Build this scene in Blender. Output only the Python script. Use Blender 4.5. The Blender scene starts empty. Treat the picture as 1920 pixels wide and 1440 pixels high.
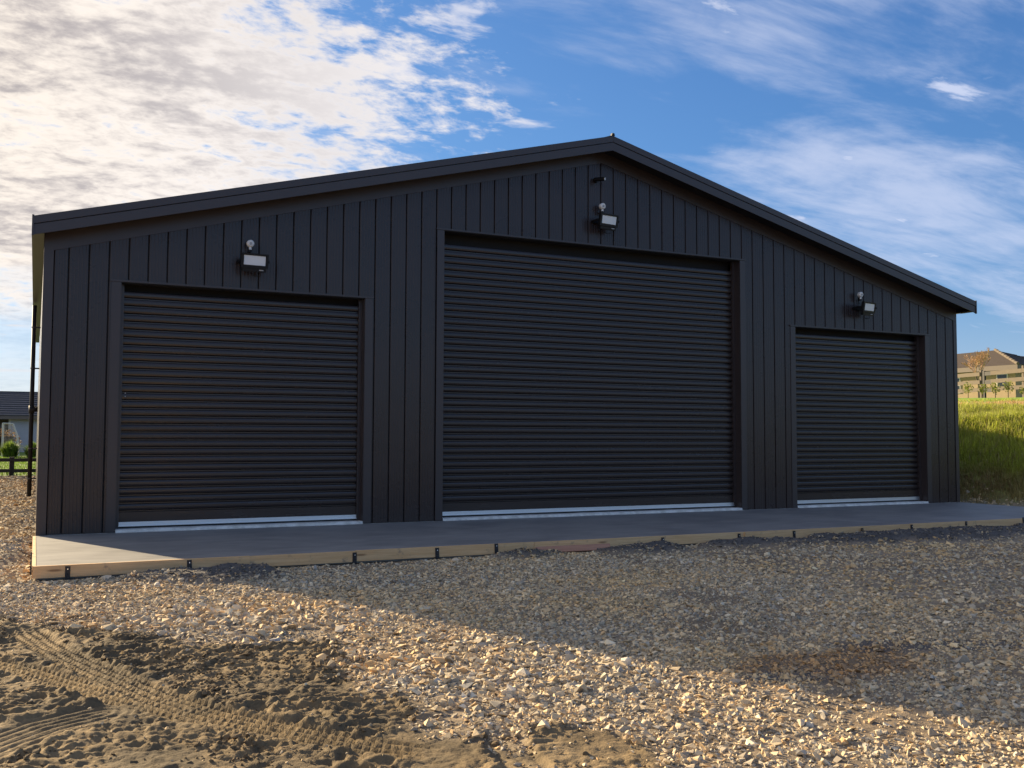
import bpy, bmesh, math, random
import numpy as np
from mathutils import Vector, Matrix
R = math.radians
random.seed(7)
sc = bpy.context.scene
COL = sc.collection

# ------------------------------------------------------------------ camera
cam_d = bpy.data.cameras.new('camera'); cam = bpy.data.objects.new('camera', cam_d); COL.objects.link(cam)
sc.camera = cam
cam_d.sensor_width = 36.0; cam_d.lens = 1845.2 * 36.0 / 1920.0
cam_d.clip_start = 0.05; cam_d.clip_end = 3000
yaw, pitch, roll = R(25.827), R(3.087), R(0.205)
fw = Vector((math.sin(yaw)*math.cos(pitch), math.cos(yaw)*math.cos(pitch), math.sin(pitch)))
rt = Vector((math.cos(yaw), -math.sin(yaw), 0)); up = rt.cross(fw)
r2 = rt*math.cos(roll) + up*math.sin(roll); u2 = -rt*math.sin(roll) + up*math.cos(roll)
m = Matrix((r2, u2, -fw)).transposed().to_4x4(); m.translation = Vector((-0.0526, -15.9203, 1.45))
cam.matrix_world = m

# ------------------------------------------------------------------ sky, sun, exposure
SUN_AZ, SUN_EL = R(-23.0), R(18.0)
SDIR = Vector((math.sin(SUN_AZ)*math.cos(SUN_EL), math.cos(SUN_AZ)*math.cos(SUN_EL), math.sin(SUN_EL)))
sc.view_settings.view_transform = 'Standard'; sc.view_settings.look = 'None'
sc.view_settings.gamma = 1.0; sc.view_settings.exposure = 1.85
sc.view_settings.use_curve_mapping = False
sun_d = bpy.data.lights.new('sun', 'SUN'); sun_d.energy = 3.7; sun_d.angle = R(0.8); sun_d.color = (1.0, 0.80, 0.52)
sun = bpy.data.objects.new('sun', sun_d); COL.objects.link(sun)
sun.rotation_euler = (-SDIR).to_track_quat('-Z', 'Y').to_euler()

class NT:
    """tiny node-tree helper"""
    def __init__(s, tree): s.t = tree; s.n = tree.nodes; s.l = tree.links
    def node(s, typ, **kw):
        n = s.n.new(typ)
        for k, v in kw.items(): setattr(n, k, v)
        return n
    def link(s, a, b): s.l.new(a, b)
    def setin(s, sock, v):
        if isinstance(v, bpy.types.NodeSocket): s.l.new(v, sock)
        elif v is not None: sock.default_value = v
    def math(s, op, a, b=None, c=None, clamp=False):
        n = s.n.new('ShaderNodeMath'); n.operation = op; n.use_clamp = clamp
        s.setin(n.inputs[0], a)
        if b is not None: s.setin(n.inputs[1], b)
        if c is not None: s.setin(n.inputs[2], c)
        return n.outputs[0]
    def vmath(s, op, a, b=None):
        n = s.n.new('ShaderNodeVectorMath'); n.operation = op
        s.setin(n.inputs[0], a)
        if b is not None: s.setin(n.inputs[1], b)
        return n.outputs['Value'] if op in ('DOT_PRODUCT', 'LENGTH') else n.outputs[0]
    def noise(s, vec, scale, detail=4, rough=0.5, dist=0.0, lac=2.0):
        n = s.n.new('ShaderNodeTexNoise'); s.setin(n.inputs['Vector'], vec)
        n.inputs['Scale'].default_value = scale; n.inputs['Detail'].default_value = detail
        n.inputs['Roughness'].default_value = rough; n.inputs['Distortion'].default_value = dist
        n.inputs['Lacunarity'].default_value = lac
        return n.outputs['Fac']
    def ramp(s, fac, stops):
        n = s.n.new('ShaderNodeValToRGB'); s.setin(n.inputs[0], fac)
        cr = n.color_ramp
        while len(cr.elements) < len(stops): cr.elements.new(0.5)
        for e, (p, c) in zip(cr.elements, stops):
            e.position = p; e.color = (c, c, c, 1) if isinstance(c, (int, float)) else (*c, 1)
        return n.outputs[0]
    def mix(s, fac, a, b, mode='MIX'):
        n = s.n.new('ShaderNodeMix'); n.data_type = 'RGBA'; n.blend_type = mode
        s.setin(n.inputs['Factor'], fac)
        s.setin(n.inputs['A'], (*a, 1) if isinstance(a, tuple) else a)
        s.setin(n.inputs['B'], (*b, 1) if isinstance(b, tuple) else b)
        return n.outputs['Result']
    def sstep(s, v, lo, hi):
        n = s.n.new('ShaderNodeMapRange'); n.interpolation_type = 'SMOOTHSTEP'
        s.setin(n.inputs['Value'], v); n.inputs['From Min'].default_value = lo; n.inputs['From Max'].default_value = hi
        return n.outputs[0]
    def mapping(s, vec, loc=(0, 0, 0), rot=(0, 0, 0), scale=(1, 1, 1)):
        n = s.n.new('ShaderNodeMapping'); s.setin(n.inputs['Vector'], vec)
        n.inputs['Location'].default_value = loc; n.inputs['Rotation'].default_value = rot; n.inputs['Scale'].default_value = scale
        return n.outputs[0]

world = bpy.data.worlds.new('World'); sc.world = world; world.use_nodes = True
w = NT(world.node_tree); w.n.clear()
sky = w.node('ShaderNodeTexSky', sky_type='NISHITA', sun_disc=False)
sky.sun_elevation = SUN_EL; sky.sun_rotation = SUN_AZ
sky.altitude = 50; sky.air_density = 1.0; sky.dust_density = 0.6; sky.ozone_density = 2.5
tc = w.node('ShaderNodeTexCoord'); d = w.vmath('NORMALIZE', tc.outputs['Generated'])
sep = w.node('ShaderNodeSeparateXYZ'); w.link(d, sep.inputs[0])
zc = w.math('ADD', w.math('MAXIMUM', sep.outputs[2], 0.0), 0.07)
cmb = w.node('ShaderNodeCombineXYZ')
w.link(w.math('DIVIDE', sep.outputs[0], zc), cmb.inputs[0]); w.link(w.math('DIVIDE', sep.outputs[1], zc), cmb.inputs[1])
P = cmb.outputs[0]                                     # the cloud plane
sunward = w.math('MAXIMUM', w.vmath('DOT_PRODUCT', d, tuple(SDIR)), 0.0)
glow = w.math('POWER', sunward, 3.0)
# edge of the cloud deck: a great circle leaning over the shed
def plane(off):
    z_ = w.math('ADD', w.math('MAXIMUM', sep.outputs[2], 0.0), off); c_ = w.node('ShaderNodeCombineXYZ')
    w.link(w.math('DIVIDE', sep.outputs[0], z_), c_.inputs[0]); w.link(w.math('DIVIDE', sep.outputs[1], z_), c_.inputs[1]); return c_.outputs[0]
PD = plane(0.30); P = plane(0.16)
side = w.math('ADD', w.vmath('DOT_PRODUCT', d, (math.cos(R(27)), -math.sin(R(27)), 0.0)), w.math('MULTIPLY', sep.outputs[2], 0.26))
n_big = w.noise(w.mapping(PD, loc=(0.4, 0.9, 0), rot=(0, 0, R(78)), scale=(0.8, 2.0, 1)), 1.9, 6, 0.55, 0.5)
n_det = w.noise(w.mapping(PD, rot=(0, 0, R(84)), scale=(0.9, 1.9, 1)), 8.5, 8, 0.64, 0.4)
n_fine = w.noise(w.mapping(PD, rot=(0, 0, R(35)), scale=(1.0, 1.5, 1)), 24.0, 6, 0.6, 0.2)
nn = w.math('ADD', w.math('ADD', w.math('MULTIPLY', n_big, 0.36), w.math('MULTIPLY', n_det, 0.36)), w.math('MULTIPLY', n_fine, 0.28))
bias = w.math('MULTIPLY', side, -0.62)
dens = w.math('ADD', w.math('ADD', nn, w.math('MINIMUM', bias, 0.17)), -0.025)
deck = w.sstep(dens, 0.47, 0.60)
lowgap = w.noise(w.mapping(PD, scale=(0.35, 0.9, 1)), 5.0, 4, 0.5, 0.2)
band = w.sstep(w.math('ADD', sep.outputs[2], w.math('MULTIPLY', w.math('SUBTRACT', lowgap, 0.5), 0.22)), 0.165, 0.075)
deck = w.math('MULTIPLY', deck, w.math('SUBTRACT', 1.0, w.math('MULTIPLY', band, 0.82)))
# cirrus veils over the blue side
Pc = w.mapping(P, loc=(8.1, 1.2, 0), rot=(0, 0, R(98)), scale=(0.55, 1.5, 1))
c1 = w.noise(Pc, 1.3, 8, 0.6, 0.6)
c2 = w.noise(w.mapping(P, loc=(9, 2, 0), rot=(0, 0, R(92)), scale=(0.7, 2.0, 1)), 4.2, 8, 0.6, 0.3)
cir = w.math('MULTIPLY', w.sstep(w.math('ADD', w.math('MULTIPLY', c1, 0.72), w.math('MULTIPLY', c2, 0.28)), 0.46, 0.66), 0.66)
# a few small bright puffs
pf = w.noise(w.mapping(P, loc=(1.7, 6.4, 0), rot=(0, 0, R(-20)), scale=(0.8, 1.5, 1)), 4.2, 9, 0.55, 0.3)
puff = w.math('MULTIPLY', w.sstep(pf, 0.61, 0.70), 0.85)
veil = w.math('MAXIMUM', cir, puff)
veil = w.math('MAXIMUM', veil, w.math('MULTIPLY', w.sstep(sep.outputs[2], 0.17, 0.0), 0.40))
# cloud colours: thick parts grey, thin parts white, warm towards the sun
thick = w.sstep(w.math('ADD', w.math('ADD', w.math('MULTIPLY', n_big, 0.34), w.math('MULTIPLY', n_det, 0.38)), w.math('MULTIPLY', n_fine, 0.28)), 0.44, 0.61)
thick = w.math('MULTIPLY', thick, w.math('ADD', 0.12, w.math('MULTIPLY', w.sstep(side, 0.0, -0.35), 0.88)))
cbase = w.mix(thick, (4.95, 5.0, 5.3), (2.35, 2.4, 2.85))
warm = w.mix(glow, (0.93, 0.97, 1.06), (1.24, 1.08, 0.86))
ccol = w.mix(1.0, cbase, warm, 'MULTIPLY')
vcol = w.mix(1.0, (4.0, 4.25, 5.0), warm, 'MULTIPLY')
skyc = w.mix(1.0, sky.outputs[0], (0.42, 0.70, 1.18), 'MULTIPLY')
skyc = w.vmath('DIVIDE', skyc, w.vmath('ADD', w.vmath('MULTIPLY', skyc, (0.10, 0.095, 0.085)), (1.0, 1.0, 1.0)))     # the phone's highlight roll-off
c = w.mix(veil, skyc, vcol)
c = w.mix(deck, c, ccol)
bg = w.node('ShaderNodeBackground'); w.link(c, bg.inputs[0]); bg.inputs[1].default_value = 0.05
wo = w.node('ShaderNodeOutputWorld'); w.link(bg.outputs[0], wo.inputs[0])

# ------------------------------------------------------------------ helpers
def tag(o, label=None, cat=None, group=None, kind=None):
    if label: o['label'] = label
    if cat: o['category'] = cat
    if group: o['group'] = group
    if kind: o['kind'] = kind
    return o
def empty(name, loc=(0, 0, 0), rz=0.0, label=None, cat=None, group=None):
    o = bpy.data.objects.new(name, None); COL.objects.link(o); o.location = loc; o.rotation_euler = (0, 0, rz)
    o.empty_display_size = 0.2
    return tag(o, label, cat, group)
def copy_tree(o, parent=None):
    c = o.copy(); COL.objects.link(c); c.parent = parent
    for ch in list(o.children): copy_tree(ch, c)
    return c
class MB:
    def __init__(s): s.v = []; s.f = []
    def quad(s, *p):
        b = len(s.v); s.v += [tuple(q) for q in p]; s.f.append(tuple(range(b, b+len(p)))); return s
    def box(s, x0, x1, y0, y1, z0, z1):
        b = len(s.v)
        s.v += [(x0,y0,z0),(x1,y0,z0),(x1,y1,z0),(x0,y1,z0),(x0,y0,z1),(x1,y0,z1),(x1,y1,z1),(x0,y1,z1)]
        for f in ((0,3,2,1),(4,5,6,7),(0,1,5,4),(1,2,6,5),(2,3,7,6),(3,0,4,7)): s.f.append(tuple(b+i for i in f))
        return s
    def hull8(s, pts):      # 8 arbitrary corners in box order
        b = len(s.v); s.v += [tuple(p) for p in pts]
        for f in ((0,3,2,1),(4,5,6,7),(0,1,5,4),(1,2,6,5),(2,3,7,6),(3,0,4,7)): s.f.append(tuple(b+i for i in f))
        return s
    def prism(s, prof, a, bv):   # prof: list of 3D points (closed), swept by vector bv
        b = len(s.v); n = len(prof); A = Vector(a); B = Vector(bv)
        for p in prof: s.v.append(tuple(Vector(p)+A))
        for p in prof: s.v.append(tuple(Vector(p)+A+B))
        for i in range(n): s.f.append((b+i, b+(i+1) % n, b+n+(i+1) % n, b+n+i))
        s.f.append(tuple(b+i for i in reversed(range(n)))); s.f.append(tuple(b+n+i for i in range(n)))
        return s
    def tube(s, pts, r, n=8, caps=True, r1=None):
        pts = [Vector(p) for p in pts]; b = len(s.v); m_ = len(pts)
        for i, p in enumerate(pts):
            t = (pts[min(i+1, m_-1)] - pts[max(i-1, 0)]).normalized()
            a = t.cross(Vector((0, 0, 1)) if abs(t.z) < 0.9 else Vector((1, 0, 0))).normalized(); c_ = t.cross(a)
            rr = r if r1 is None else r + (r1-r)*i/(m_-1)
            for k in range(n):
                an = 2*math.pi*k/n; s.v.append(tuple(p + a*math.cos(an)*rr + c_*math.sin(an)*rr))
        for i in range(m_-1):
            for k in range(n):
                s.f.append((b+i*n+k, b+i*n+(k+1) % n, b+(i+1)*n+(k+1) % n, b+(i+1)*n+k))
        if caps:
            s.f.append(tuple(b+k for k in reversed(range(n)))); s.f.append(tuple(b+(m_-1)*n+k for k in range(n)))
        return s
    def mesh(s, name, fix=True):
        me = bpy.data.meshes.new(name); me.from_pydata(s.v, [], s.f)
        if fix:
            bm = bmesh.new(); bm.from_mesh(me); bmesh.ops.recalc_face_normals(bm, faces=bm.faces); bm.to_mesh(me); bm.free()
        return me
    def build(s, name, mat, parent=None, bevel=0.0, smooth=False, fix=True):
        me = s.mesh(name, fix); me.materials.append(mat)
        if bevel:
            bm = bmesh.new(); bm.from_mesh(me)
            bmesh.ops.bevel(bm, geom=[e for e in bm.edges if e.calc_face_angle(0) > 0.5], offset=bevel, segments=2, affect='EDGES', clamp_overlap=True)
            bm.to_mesh(me); bm.free()
        if smooth:
            for p in me.polygons: p.use_smooth = True
        return link(name, me, parent)
def link(name, me, parent=None):
    o = bpy.data.objects.new(name, me); COL.objects.link(o); o.parent = parent; return o
def np_mesh(name, V, F, mat, col=None, smooth=False, parent=None):
    """V (n,3), F (m,k) numpy, col (n,3) point colours"""
    me = bpy.data.meshes.new(name); k = F.shape[1]
    me.vertices.add(len(V)); me.vertices.foreach_set('co', V.astype(np.float32).ravel())
    me.loops.add(F.size); me.loops.foreach_set('vertex_index', F.astype(np.int32).ravel())
    me.polygons.add(len(F)); me.polygons.foreach_set('loop_start', np.arange(0, F.size, k, dtype=np.int32))
    me.polygons.foreach_set('loop_total', np.full(len(F), k, dtype=np.int32))
    me.update(calc_edges=True)
    me.polygons.foreach_set('use_smooth', np.full(len(F), smooth, dtype=bool))
    if col is not None:
        a = me.color_attributes.new('tint', 'FLOAT_COLOR', 'POINT')
        a.data.foreach_set('color', np.c_[col, np.ones(len(col))].astype(np.float32).ravel())
    me.materials.append(mat)
    return link(name, me, parent)

def material(name, base=(0.5, 0.5, 0.5), rough=0.6, metal=0.0, spec=0.5, fn=None, trans=False):
    mt = bpy.data.materials.new(name); mt.use_nodes = True; t = NT(mt.node_tree)
    b = mt.node_tree.nodes['Principled BSDF']
    b.inputs['Base Color'].default_value = (*base, 1); b.inputs['Roughness'].default_value = rough
    b.inputs['Metallic'].default_value = metal; b.inputs['Specular IOR Level'].default_value = spec
    if fn: fn(t, b)
    return mt
def bump(t, b, h, strength=0.3, dist=0.01):
    n = t.node('ShaderNodeBump'); n.inputs['Strength'].default_value = strength; n.inputs['Distance'].default_value = dist
    t.setin(n.inputs['Height'], h); t.link(n.outputs[0], b.inputs['Normal'])
def objco(t): return t.node('ShaderNodeTexCoord').outputs['Object']
def geo_pos(t): return t.node('ShaderNodeNewGeometry').outputs['Position']

# ------------------------------------------------------------------ materials
def m_panel(t, b):     # matt factory-painted steel sheet, slight oil canning and a film of dust low down
    p = geo_pos(t)
    n1 = t.noise(t.mapping(p, scale=(14, 14, 0.5)), 1.0, 3, 0.5)
    n2 = t.noise(p, 1.3, 4, 0.6)
    n3 = t.noise(t.mapping(p, scale=(60, 60, 1.2)), 1.0, 2, 0.5)
    c = t.mix(t.sstep(n2, 0.35, 0.7), (0.030, 0.0200, 0.0190), (0.038, 0.0260, 0.0240))
    sp = t.node('ShaderNodeSeparateXYZ'); t.link(p, sp.inputs[0])
    dust = t.math('MULTIPLY', t.sstep(t.math('ADD', sp.outputs[2], t.math('MULTIPLY', n2, 0.5)), 0.5, 0.05), 0.10)
    c = t.mix(dust, c, (0.13, 0.115, 0.095))
    t.link(c, b.inputs['Base Color'])
    t.link(t.math('ADD', t.math('MULTIPLY', n2, 0.10), 0.23), b.inputs['Roughness'])
    bump(t, b, n1, 0.22, 0.004)
M_PANEL = material('painted_steel_cladding', rough=0.36, spec=0.42, fn=m_panel)
def m_flash(t, b):
    p = geo_pos(t); n = t.noise(p, 2.2, 4, 0.6)
    t.link(t.mix(n, (0.041, 0.0300, 0.0290), (0.051, 0.0385, 0.036)), b.inputs['Base Color'])
    bump(t, b, t.noise(t.mapping(p, scale=(2.2, 2.2, 5)), 1.0, 3, 0.5), 0.3, 0.004)
M_FLASH = material('painted_steel_flashing', rough=0.36, spec=0.5, fn=m_flash)
def m_slat(t, b):
    p = geo_pos(t); n = t.noise(t.mapping(p, scale=(0.9, 1, 6)), 1.3, 4, 0.55)
    t.link(t.mix(n, (0.027, 0.0185, 0.0165), (0.035, 0.0245, 0.0215)), b.inputs['Base Color'])
    t.link(t.math('ADD', t.math('MULTIPLY', n, 0.12), 0.20), b.inputs['Roughness'])
    bump(t, b, t.noise(t.mapping(p, scale=(1.2, 1, 9)), 1.5, 3, 0.5), 0.25, 0.004)
M_SLAT = material('roller_curtain_paint', rough=0.32, spec=0.5, fn=m_slat)
M_DARK = material('dark_backing', (0.012, 0.012, 0.014), 0.8)
M_SOFFIT = material('soffit_dark', (0.013, 0.012, 0.014), 0.6)
M_ALU = material('mill_aluminium', (0.74, 0.76, 0.80), 0.33, 1.0, fn=lambda t, b: bump(t, b, t.noise(t.mapping(objco(t), scale=(1, 40, 40)), 2.0, 3), 0.2, 0.002))
M_RUBBER = material('black_rubber', (0.014, 0.014, 0.015), 0.7)
M_BLACKPL = material('black_powder_coat', (0.007, 0.007, 0.008), 0.5, spec=0.3, fn=lambda t, b: bump(t, b, t.noise(objco(t), 300, 2), 0.15, 0.001))
M_STAKE = material('black_stake_paint', (0.02, 0.019, 0.022), 0.5, fn=lambda t, b: t.link(t.mix(t.sstep(t.noise(objco(t), 30, 4), 0.62, 0.72), (0.018, 0.017, 0.02), (0.09, 0.06, 0.04)), b.inputs['Base Color']))
M_LENS = material('floodlight_glass', (0.74, 0.77, 0.78), 0.2, fn=lambda t, b: bump(t, b, t.noise(t.mapping(objco(t), scale=(3, 3, 60)), 1.0, 2), 0.2, 0.002))
M_WHITEPL = material('white_plastic', (0.72, 0.72, 0.70), 0.4)
M_GREYPL = material('grey_plastic', (0.35, 0.35, 0.35), 0.45)
def m_conc(t, b):
    p = geo_pos(t)
    n1 = t.noise(p, 0.7, 6, 0.6, 0.4); n2 = t.noise(t.mapping(p, scale=(1, 3.2, 1)), 1.6, 5, 0.6, 0.6); n3 = t.noise(p, 60, 3, 0.6)
    f = t.math('ADD', t.math('MULTIPLY', n1, 0.5), t.math('MULTIPLY', n2, 0.5))
    c = t.mix(t.sstep(f, 0.36, 0.64), (0.165, 0.161, 0.154), (0.262, 0.253, 0.235))
    c = t.mix(t.math('MULTIPLY', n3, 0.18), c, (0.18, 0.17, 0.16))
    t.link(c, b.inputs['Base Color']); t.link(t.math('ADD', t.math('MULTIPLY', n2, 0.25), 0.48), b.inputs['Roughness'])
    bump(t, b, t.math('ADD', t.math('MULTIPLY', n2, 1.0), t.math('MULTIPLY', n3, 0.12)), 0.22, 0.012)
M_CONC = material('trowelled_concrete', rough=0.6, fn=m_conc)
def m_sill(t, b):
    p = geo_pos(t); n = t.noise(p, 5, 6, 0.65); n2 = t.noise(p, 40, 4, 0.6)
    t.link(t.mix(t.sstep(n, 0.35, 0.65), (0.52, 0.51, 0.46), (0.74, 0.73, 0.68)), b.inputs['Base Color'])
    bump(t, b, n2, 0.5, 0.006)
M_SILL = material('old_slab_concrete', rough=0.85, fn=m_sill)
def wood(name, a, b_, k, knots=True):
    def fn(t, b):
        oi = t.node('ShaderNodeObjectInfo'); rnd = oi.outputs['Random']
        v = t.vmath('ADD', objco(t), t.node('ShaderNodeCombineXYZ').outputs[0])
        off = t.node('ShaderNodeCombineXYZ'); t.link(t.math('MULTIPLY', rnd, 37.0), off.inputs[0]); v = t.vmath('ADD', objco(t), off.outputs[0])
        g = t.noise(t.mapping(v, scale=(1.2, 22, 22)), 1.4, 6, 0.6, 0.6)
        g2 = t.noise(t.mapping(v, scale=(2.5, 90, 90)), 1.0, 3, 0.5)
        c = t.mix(t.sstep(g, 0.35, 0.68), a, b_)
        c = t.mix(t.math('MULTIPLY', t.sstep(g2, 0.5, 0.8), 0.35), c, k)
        vo = t.node('ShaderNodeTexVoronoi'); vo.inputs['Scale'].default_value = 1.15; t.link(t.mapping(v, scale=(1, 2.6, 5.5)), vo.inputs['Vector'])
        c = t.mix(t.math('MULTIPLY', t.sstep(vo.outputs['Distance'], 0.13, 0.045), 0.8), c, tuple(q*0.45 for q in k))
        dirt = t.noise(v, 4.5, 6, 0.7)
        c = t.mix(t.math('MULTIPLY', t.sstep(dirt, 0.56, 0.70), 0.7), c, (0.13, 0.125, 0.125))
        c = t.mix(t.math('MULTIPLY', rnd, 0.18), c, k)
        t.link(c, b.inputs['Base Color']); bump(t, b, g, 0.3, 0.004)
    return material(name, rough=0.75, fn=fn)
M_WOOD = wood('pine_board', (0.66, 0.42, 0.20), (0.76, 0.52, 0.27), (0.40, 0.20, 0.08))
M_WOODRED = wood('treated_pine_reddish', (0.42, 0.20, 0.12), (0.52, 0.27, 0.17), (0.25, 0.11, 0.06))
def m_tint(rough, bs=0.4, bd=0.006, scale=60, mult=1.0):
    def fn(t, b):
        a = t.node('ShaderNodeAttribute', attribute_name='tint'); n = t.noise(geo_pos(t), scale, 4, 0.6)
        c = t.mix(1.0, a.outputs['Color'], t.mix(n, (0.72*mult,)*3, (1.25*mult,)*3), 'MULTIPLY')
        t.link(c, b.inputs['Base Color']); bump(t, b, n, bs, bd)
    return fn
def m_ground(t, b):
    p = geo_pos(t); a = t.node('ShaderNodeAttribute', attribute_name='tint')
    n1 = t.noise(p, 70, 5, 0.65); n2 = t.noise(p, 9, 5, 0.6); n3 = t.noise(p, 0.35, 4, 0.6)
    c = t.mix(1.0, a.outputs['Color'], t.mix(n1, (0.55,)*3, (1.40,)*3), 'MULTIPLY')
    c = t.mix(1.0, c, t.mix(n2, (0.74, 0.75, 0.78), (1.24, 1.22, 1.18)), 'MULTIPLY')
    c = t.mix(1.0, c, t.mix(n3, (0.9,)*3, (1.1,)*3), 'MULTIPLY')
    t.link(c, b.inputs['Base Color'])
    bump(t, b, t.math('ADD', t.math('MULTIPLY', n1, 0.35), n2), 0.8, 0.018)
M_GROUND = material('bare_ground_and_turf', rough=0.95, spec=0.2, fn=m_ground)
M_STONE = material('crushed_rock', rough=0.9, spec=0.25, fn=m_tint(0.9, 0.5, 0.004, 90))
M_SOIL = material('soil_clods', rough=0.95, spec=0.15, fn=m_tint(0.95, 0.6, 0.006, 120))
def m_leaf(t, b):
    a = t.node('ShaderNodeAttribute', attribute_name='tint'); t.link(a.outputs['Color'], b.inputs['Base Color'])
    b.inputs['Roughness'].default_value = 0.6
    tr = t.node('ShaderNodeBsdfTranslucent'); t.link(a.outputs['Color'], tr.inputs[0])
    mx = t.node('ShaderNodeMixShader'); mx.inputs[0].default_value = 0.42
    t.link(b.outputs[0], mx.inputs[1]); t.link(tr.outputs[0], mx.inputs[2])
    out = [n for n in t.n if n.type == 'OUTPUT_MATERIAL'][0]; t.link(mx.outputs[0], out.inputs[0])
M_LEAF = material('leaf_and_grass', fn=m_leaf)
M_BARK = material('bark', (0.16, 0.115, 0.08), 0.9, fn=lambda t, b: bump(t, b, t.noise(objco(t), 25, 4), 0.6, 0.01))
M_TWIG = material('orange_brown_twigs', (0.46, 0.29, 0.16), 0.8)
def m_weath(a, b_):
    def fn(t, b):
        n = t.noise(t.mapping(geo_pos(t), scale=(3, 3, 9)), 1.2, 5, 0.6); t.link(t.mix(n, a, b_), b.inputs['Base Color']); bump(t, b, n, 0.4, 0.01)
    return fn
M_FENCEDK = material('black_stained_fence_timber', rough=0.7, fn=m_weath((0.010, 0.009, 0.009), (0.022, 0.020, 0.019)))
M_FENCEGR = material('weathered_fence_timber', rough=0.9, fn=m_weath((0.11, 0.086, 0.064), (0.17, 0.135, 0.10)))
M_ROOFDK = material('charcoal_roof_tile', rough=0.6, fn=m_weath((0.035, 0.035, 0.042), (0.075, 0.075, 0.085)))
M_ROOFBR = material('brown_roof_tile', rough=0.8, fn=m_weath((0.048, 0.034, 0.028), (0.072, 0.052, 0.042)))
M_WALLW = material('pale_grey_cladding', rough=0.7, fn=m_weath((0.40, 0.40, 0.42), (0.50, 0.50, 0.52)))
M_WALLBG = material('beige_brick_render', rough=0.85, fn=m_weath((0.30, 0.215, 0.125), (0.42, 0.31, 0.18)))
M_FASCIA = material('fascia_taupe', (0.17, 0.13, 0.105), 0.6)
M_GLASS = material('window_glass', (0.03, 0.035, 0.04), 0.08)
M_WHITE = material('white_painted_tube', (0.62, 0.58, 0.52), 0.5)
M_NET = material('net_cord', (0.50, 0.44, 0.38), 0.8)
M_HEDGE = material('dry_hedge_core', (0.05, 0.035, 0.022), 0.95)
M_PVC = material('dark_downpipe', (0.014, 0.013, 0.013), 0.6, spec=0.25)

# ------------------------------------------------------------------ numpy noise and terrain
def vnoise(x, y, seed=0):
    xi = np.floor(x).astype(np.int64); yi = np.floor(y).astype(np.int64); xf = x-xi; yf = y-yi
    def h(a, b):
        n = (a*374761393 + b*668265263 + seed*1442695041) & 0xffffffff
        n = ((n ^ (n >> 13))*1274126177) & 0xffffffff
        n = ((n ^ (n >> 16))*2246822519) & 0xffffffff
        return ((n ^ (n >> 15)) & 0xffff)/65535.0
    u = xf*xf*xf*(xf*(xf*6-15)+10); v = yf*yf*yf*(yf*(yf*6-15)+10)
    return (h(xi, yi)*(1-u)+h(xi+1, yi)*u)*(1-v)+(h(xi, yi+1)*(1-u)+h(xi+1, yi+1)*u)*v - 0.5
def fbm(x, y, oct=4, seed=0, g=0.5):
    s = 0; a = 1.0; c_, s_ = math.cos(0.6), math.sin(0.6)
    for o in range(oct):
        s = s + a*vnoise(x, y, seed+o*17); x, y = (x*c_-y*s_)*2.03, (x*s_+y*c_)*2.03; a *= g
    return s
def ss(v, lo, hi):
    t = np.clip((v-lo)/(hi-lo), 0, 1); return t*t*(3-2*t)
EDGE = np.array([(-3.0,-4.9),(-0.8,-5.0),(-0.31,-5.3),(-0.03,-6.05),(0.34,-6.6),(0.65,-7.0),(1.3,-7.85),(1.69,-7.95),(2.23,-7.95),(2.2,-8.84),(2.10,-9.65),(2.12,-10.35),(2.2,-10.74),(2.35,-11.0),(2.40,-11.45),(2.5,-13.5),(2.6,-18)])
def dirt_mask(x, y):
    """1 in the bare sandy soil at the lower left, 0 in the crushed rock; soft, noisy border"""
    nz = fbm(x*1.6, y*1.6, 4, 5)*0.35
    xe = np.interp(-y, -EDGE[:, 1], EDGE[:, 0])          # right border of the dirt as a function of y
    m1 = ss(xe - x + nz, -0.16, 0.22)
    m2 = ss(0.42 - np.hypot((x-2.66)/1.0, (y+11.35)/1.2) + nz*0.6, -0.05, 0.12)       # bare patch bottom centre
    return np.maximum(m1*ss(-y, 4.7, 5.4), m2)
def ell(x, y, cx, cy, rx, ry, ang=0, soft=0.35, seed=3):
    c_, s_ = math.cos(ang), math.sin(ang); dx, dy = x-cx, y-cy
    d_ = np.hypot((dx*c_+dy*s_)/rx, (-dx*s_+dy*c_)/ry) + fbm(x*2.2, y*2.2, 4, seed)*0.55
    return 1-ss(d_, 1-soft, 1+soft)
def soil_mask(x, y):     # dark spilt slurry heaped against the boards
    m_ = ell(x, y, 1.9, -4.15, 0.75, 0.42)
    for a in ((7.9,-3.95,0.75,0.42),(9.6,-3.9,0.9,0.35),(11.7,-4.1,1.5,0.55),(13.8,-4.2,1.9,0.75),(16.4,-4.0,1.6,0.5),(6.0,-3.85,0.5,0.2)): m_ = np.maximum(m_, ell(x, y, *a))
    return m_
def stain_mask(x, y):    # rusty brown wet earth and bluish fines
    return np.maximum(ell(x, y, 5.45, -10.35, 0.75, 0.38, 0.2), ell(x, y, 4.9, -10.1, 0.5, 0.2, 0.3)), np.maximum(ell(x, y, 6.5, -10.2, 0.9, 0.22, -0.4), ell(x, y, 4.75, -10.45, 0.45, 0.22))
TRK_A = np.array([(-0.12,-6.3),(-0.07,-6.6),(0.06,-7.19),(0.26,-7.9),(0.44,-8.46),(0.7,-9.22),(0.99,-9.83),(1.23,-10.18),(1.44,-10.50),(1.67,-10.82),(1.95,-11.1)])
TRK_B = np.array([(-0.7,-7.2),(-0.24,-7.79),(-0.03,-8.15),(0.21,-8.63),(0.5,-9.17),(0.73,-9.54),(1.01,-10.02),(1.35,-10.5)])
TRK_C = np.array([(-0.6,-10.3),(-0.18,-9.8),(0.03,-9.58),(0.35,-9.42)])
TRK_D = np.array([(2.33,-10.9),(2.26,-11.2),(2.2,-11.6),(2.1,-12.2)])
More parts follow.
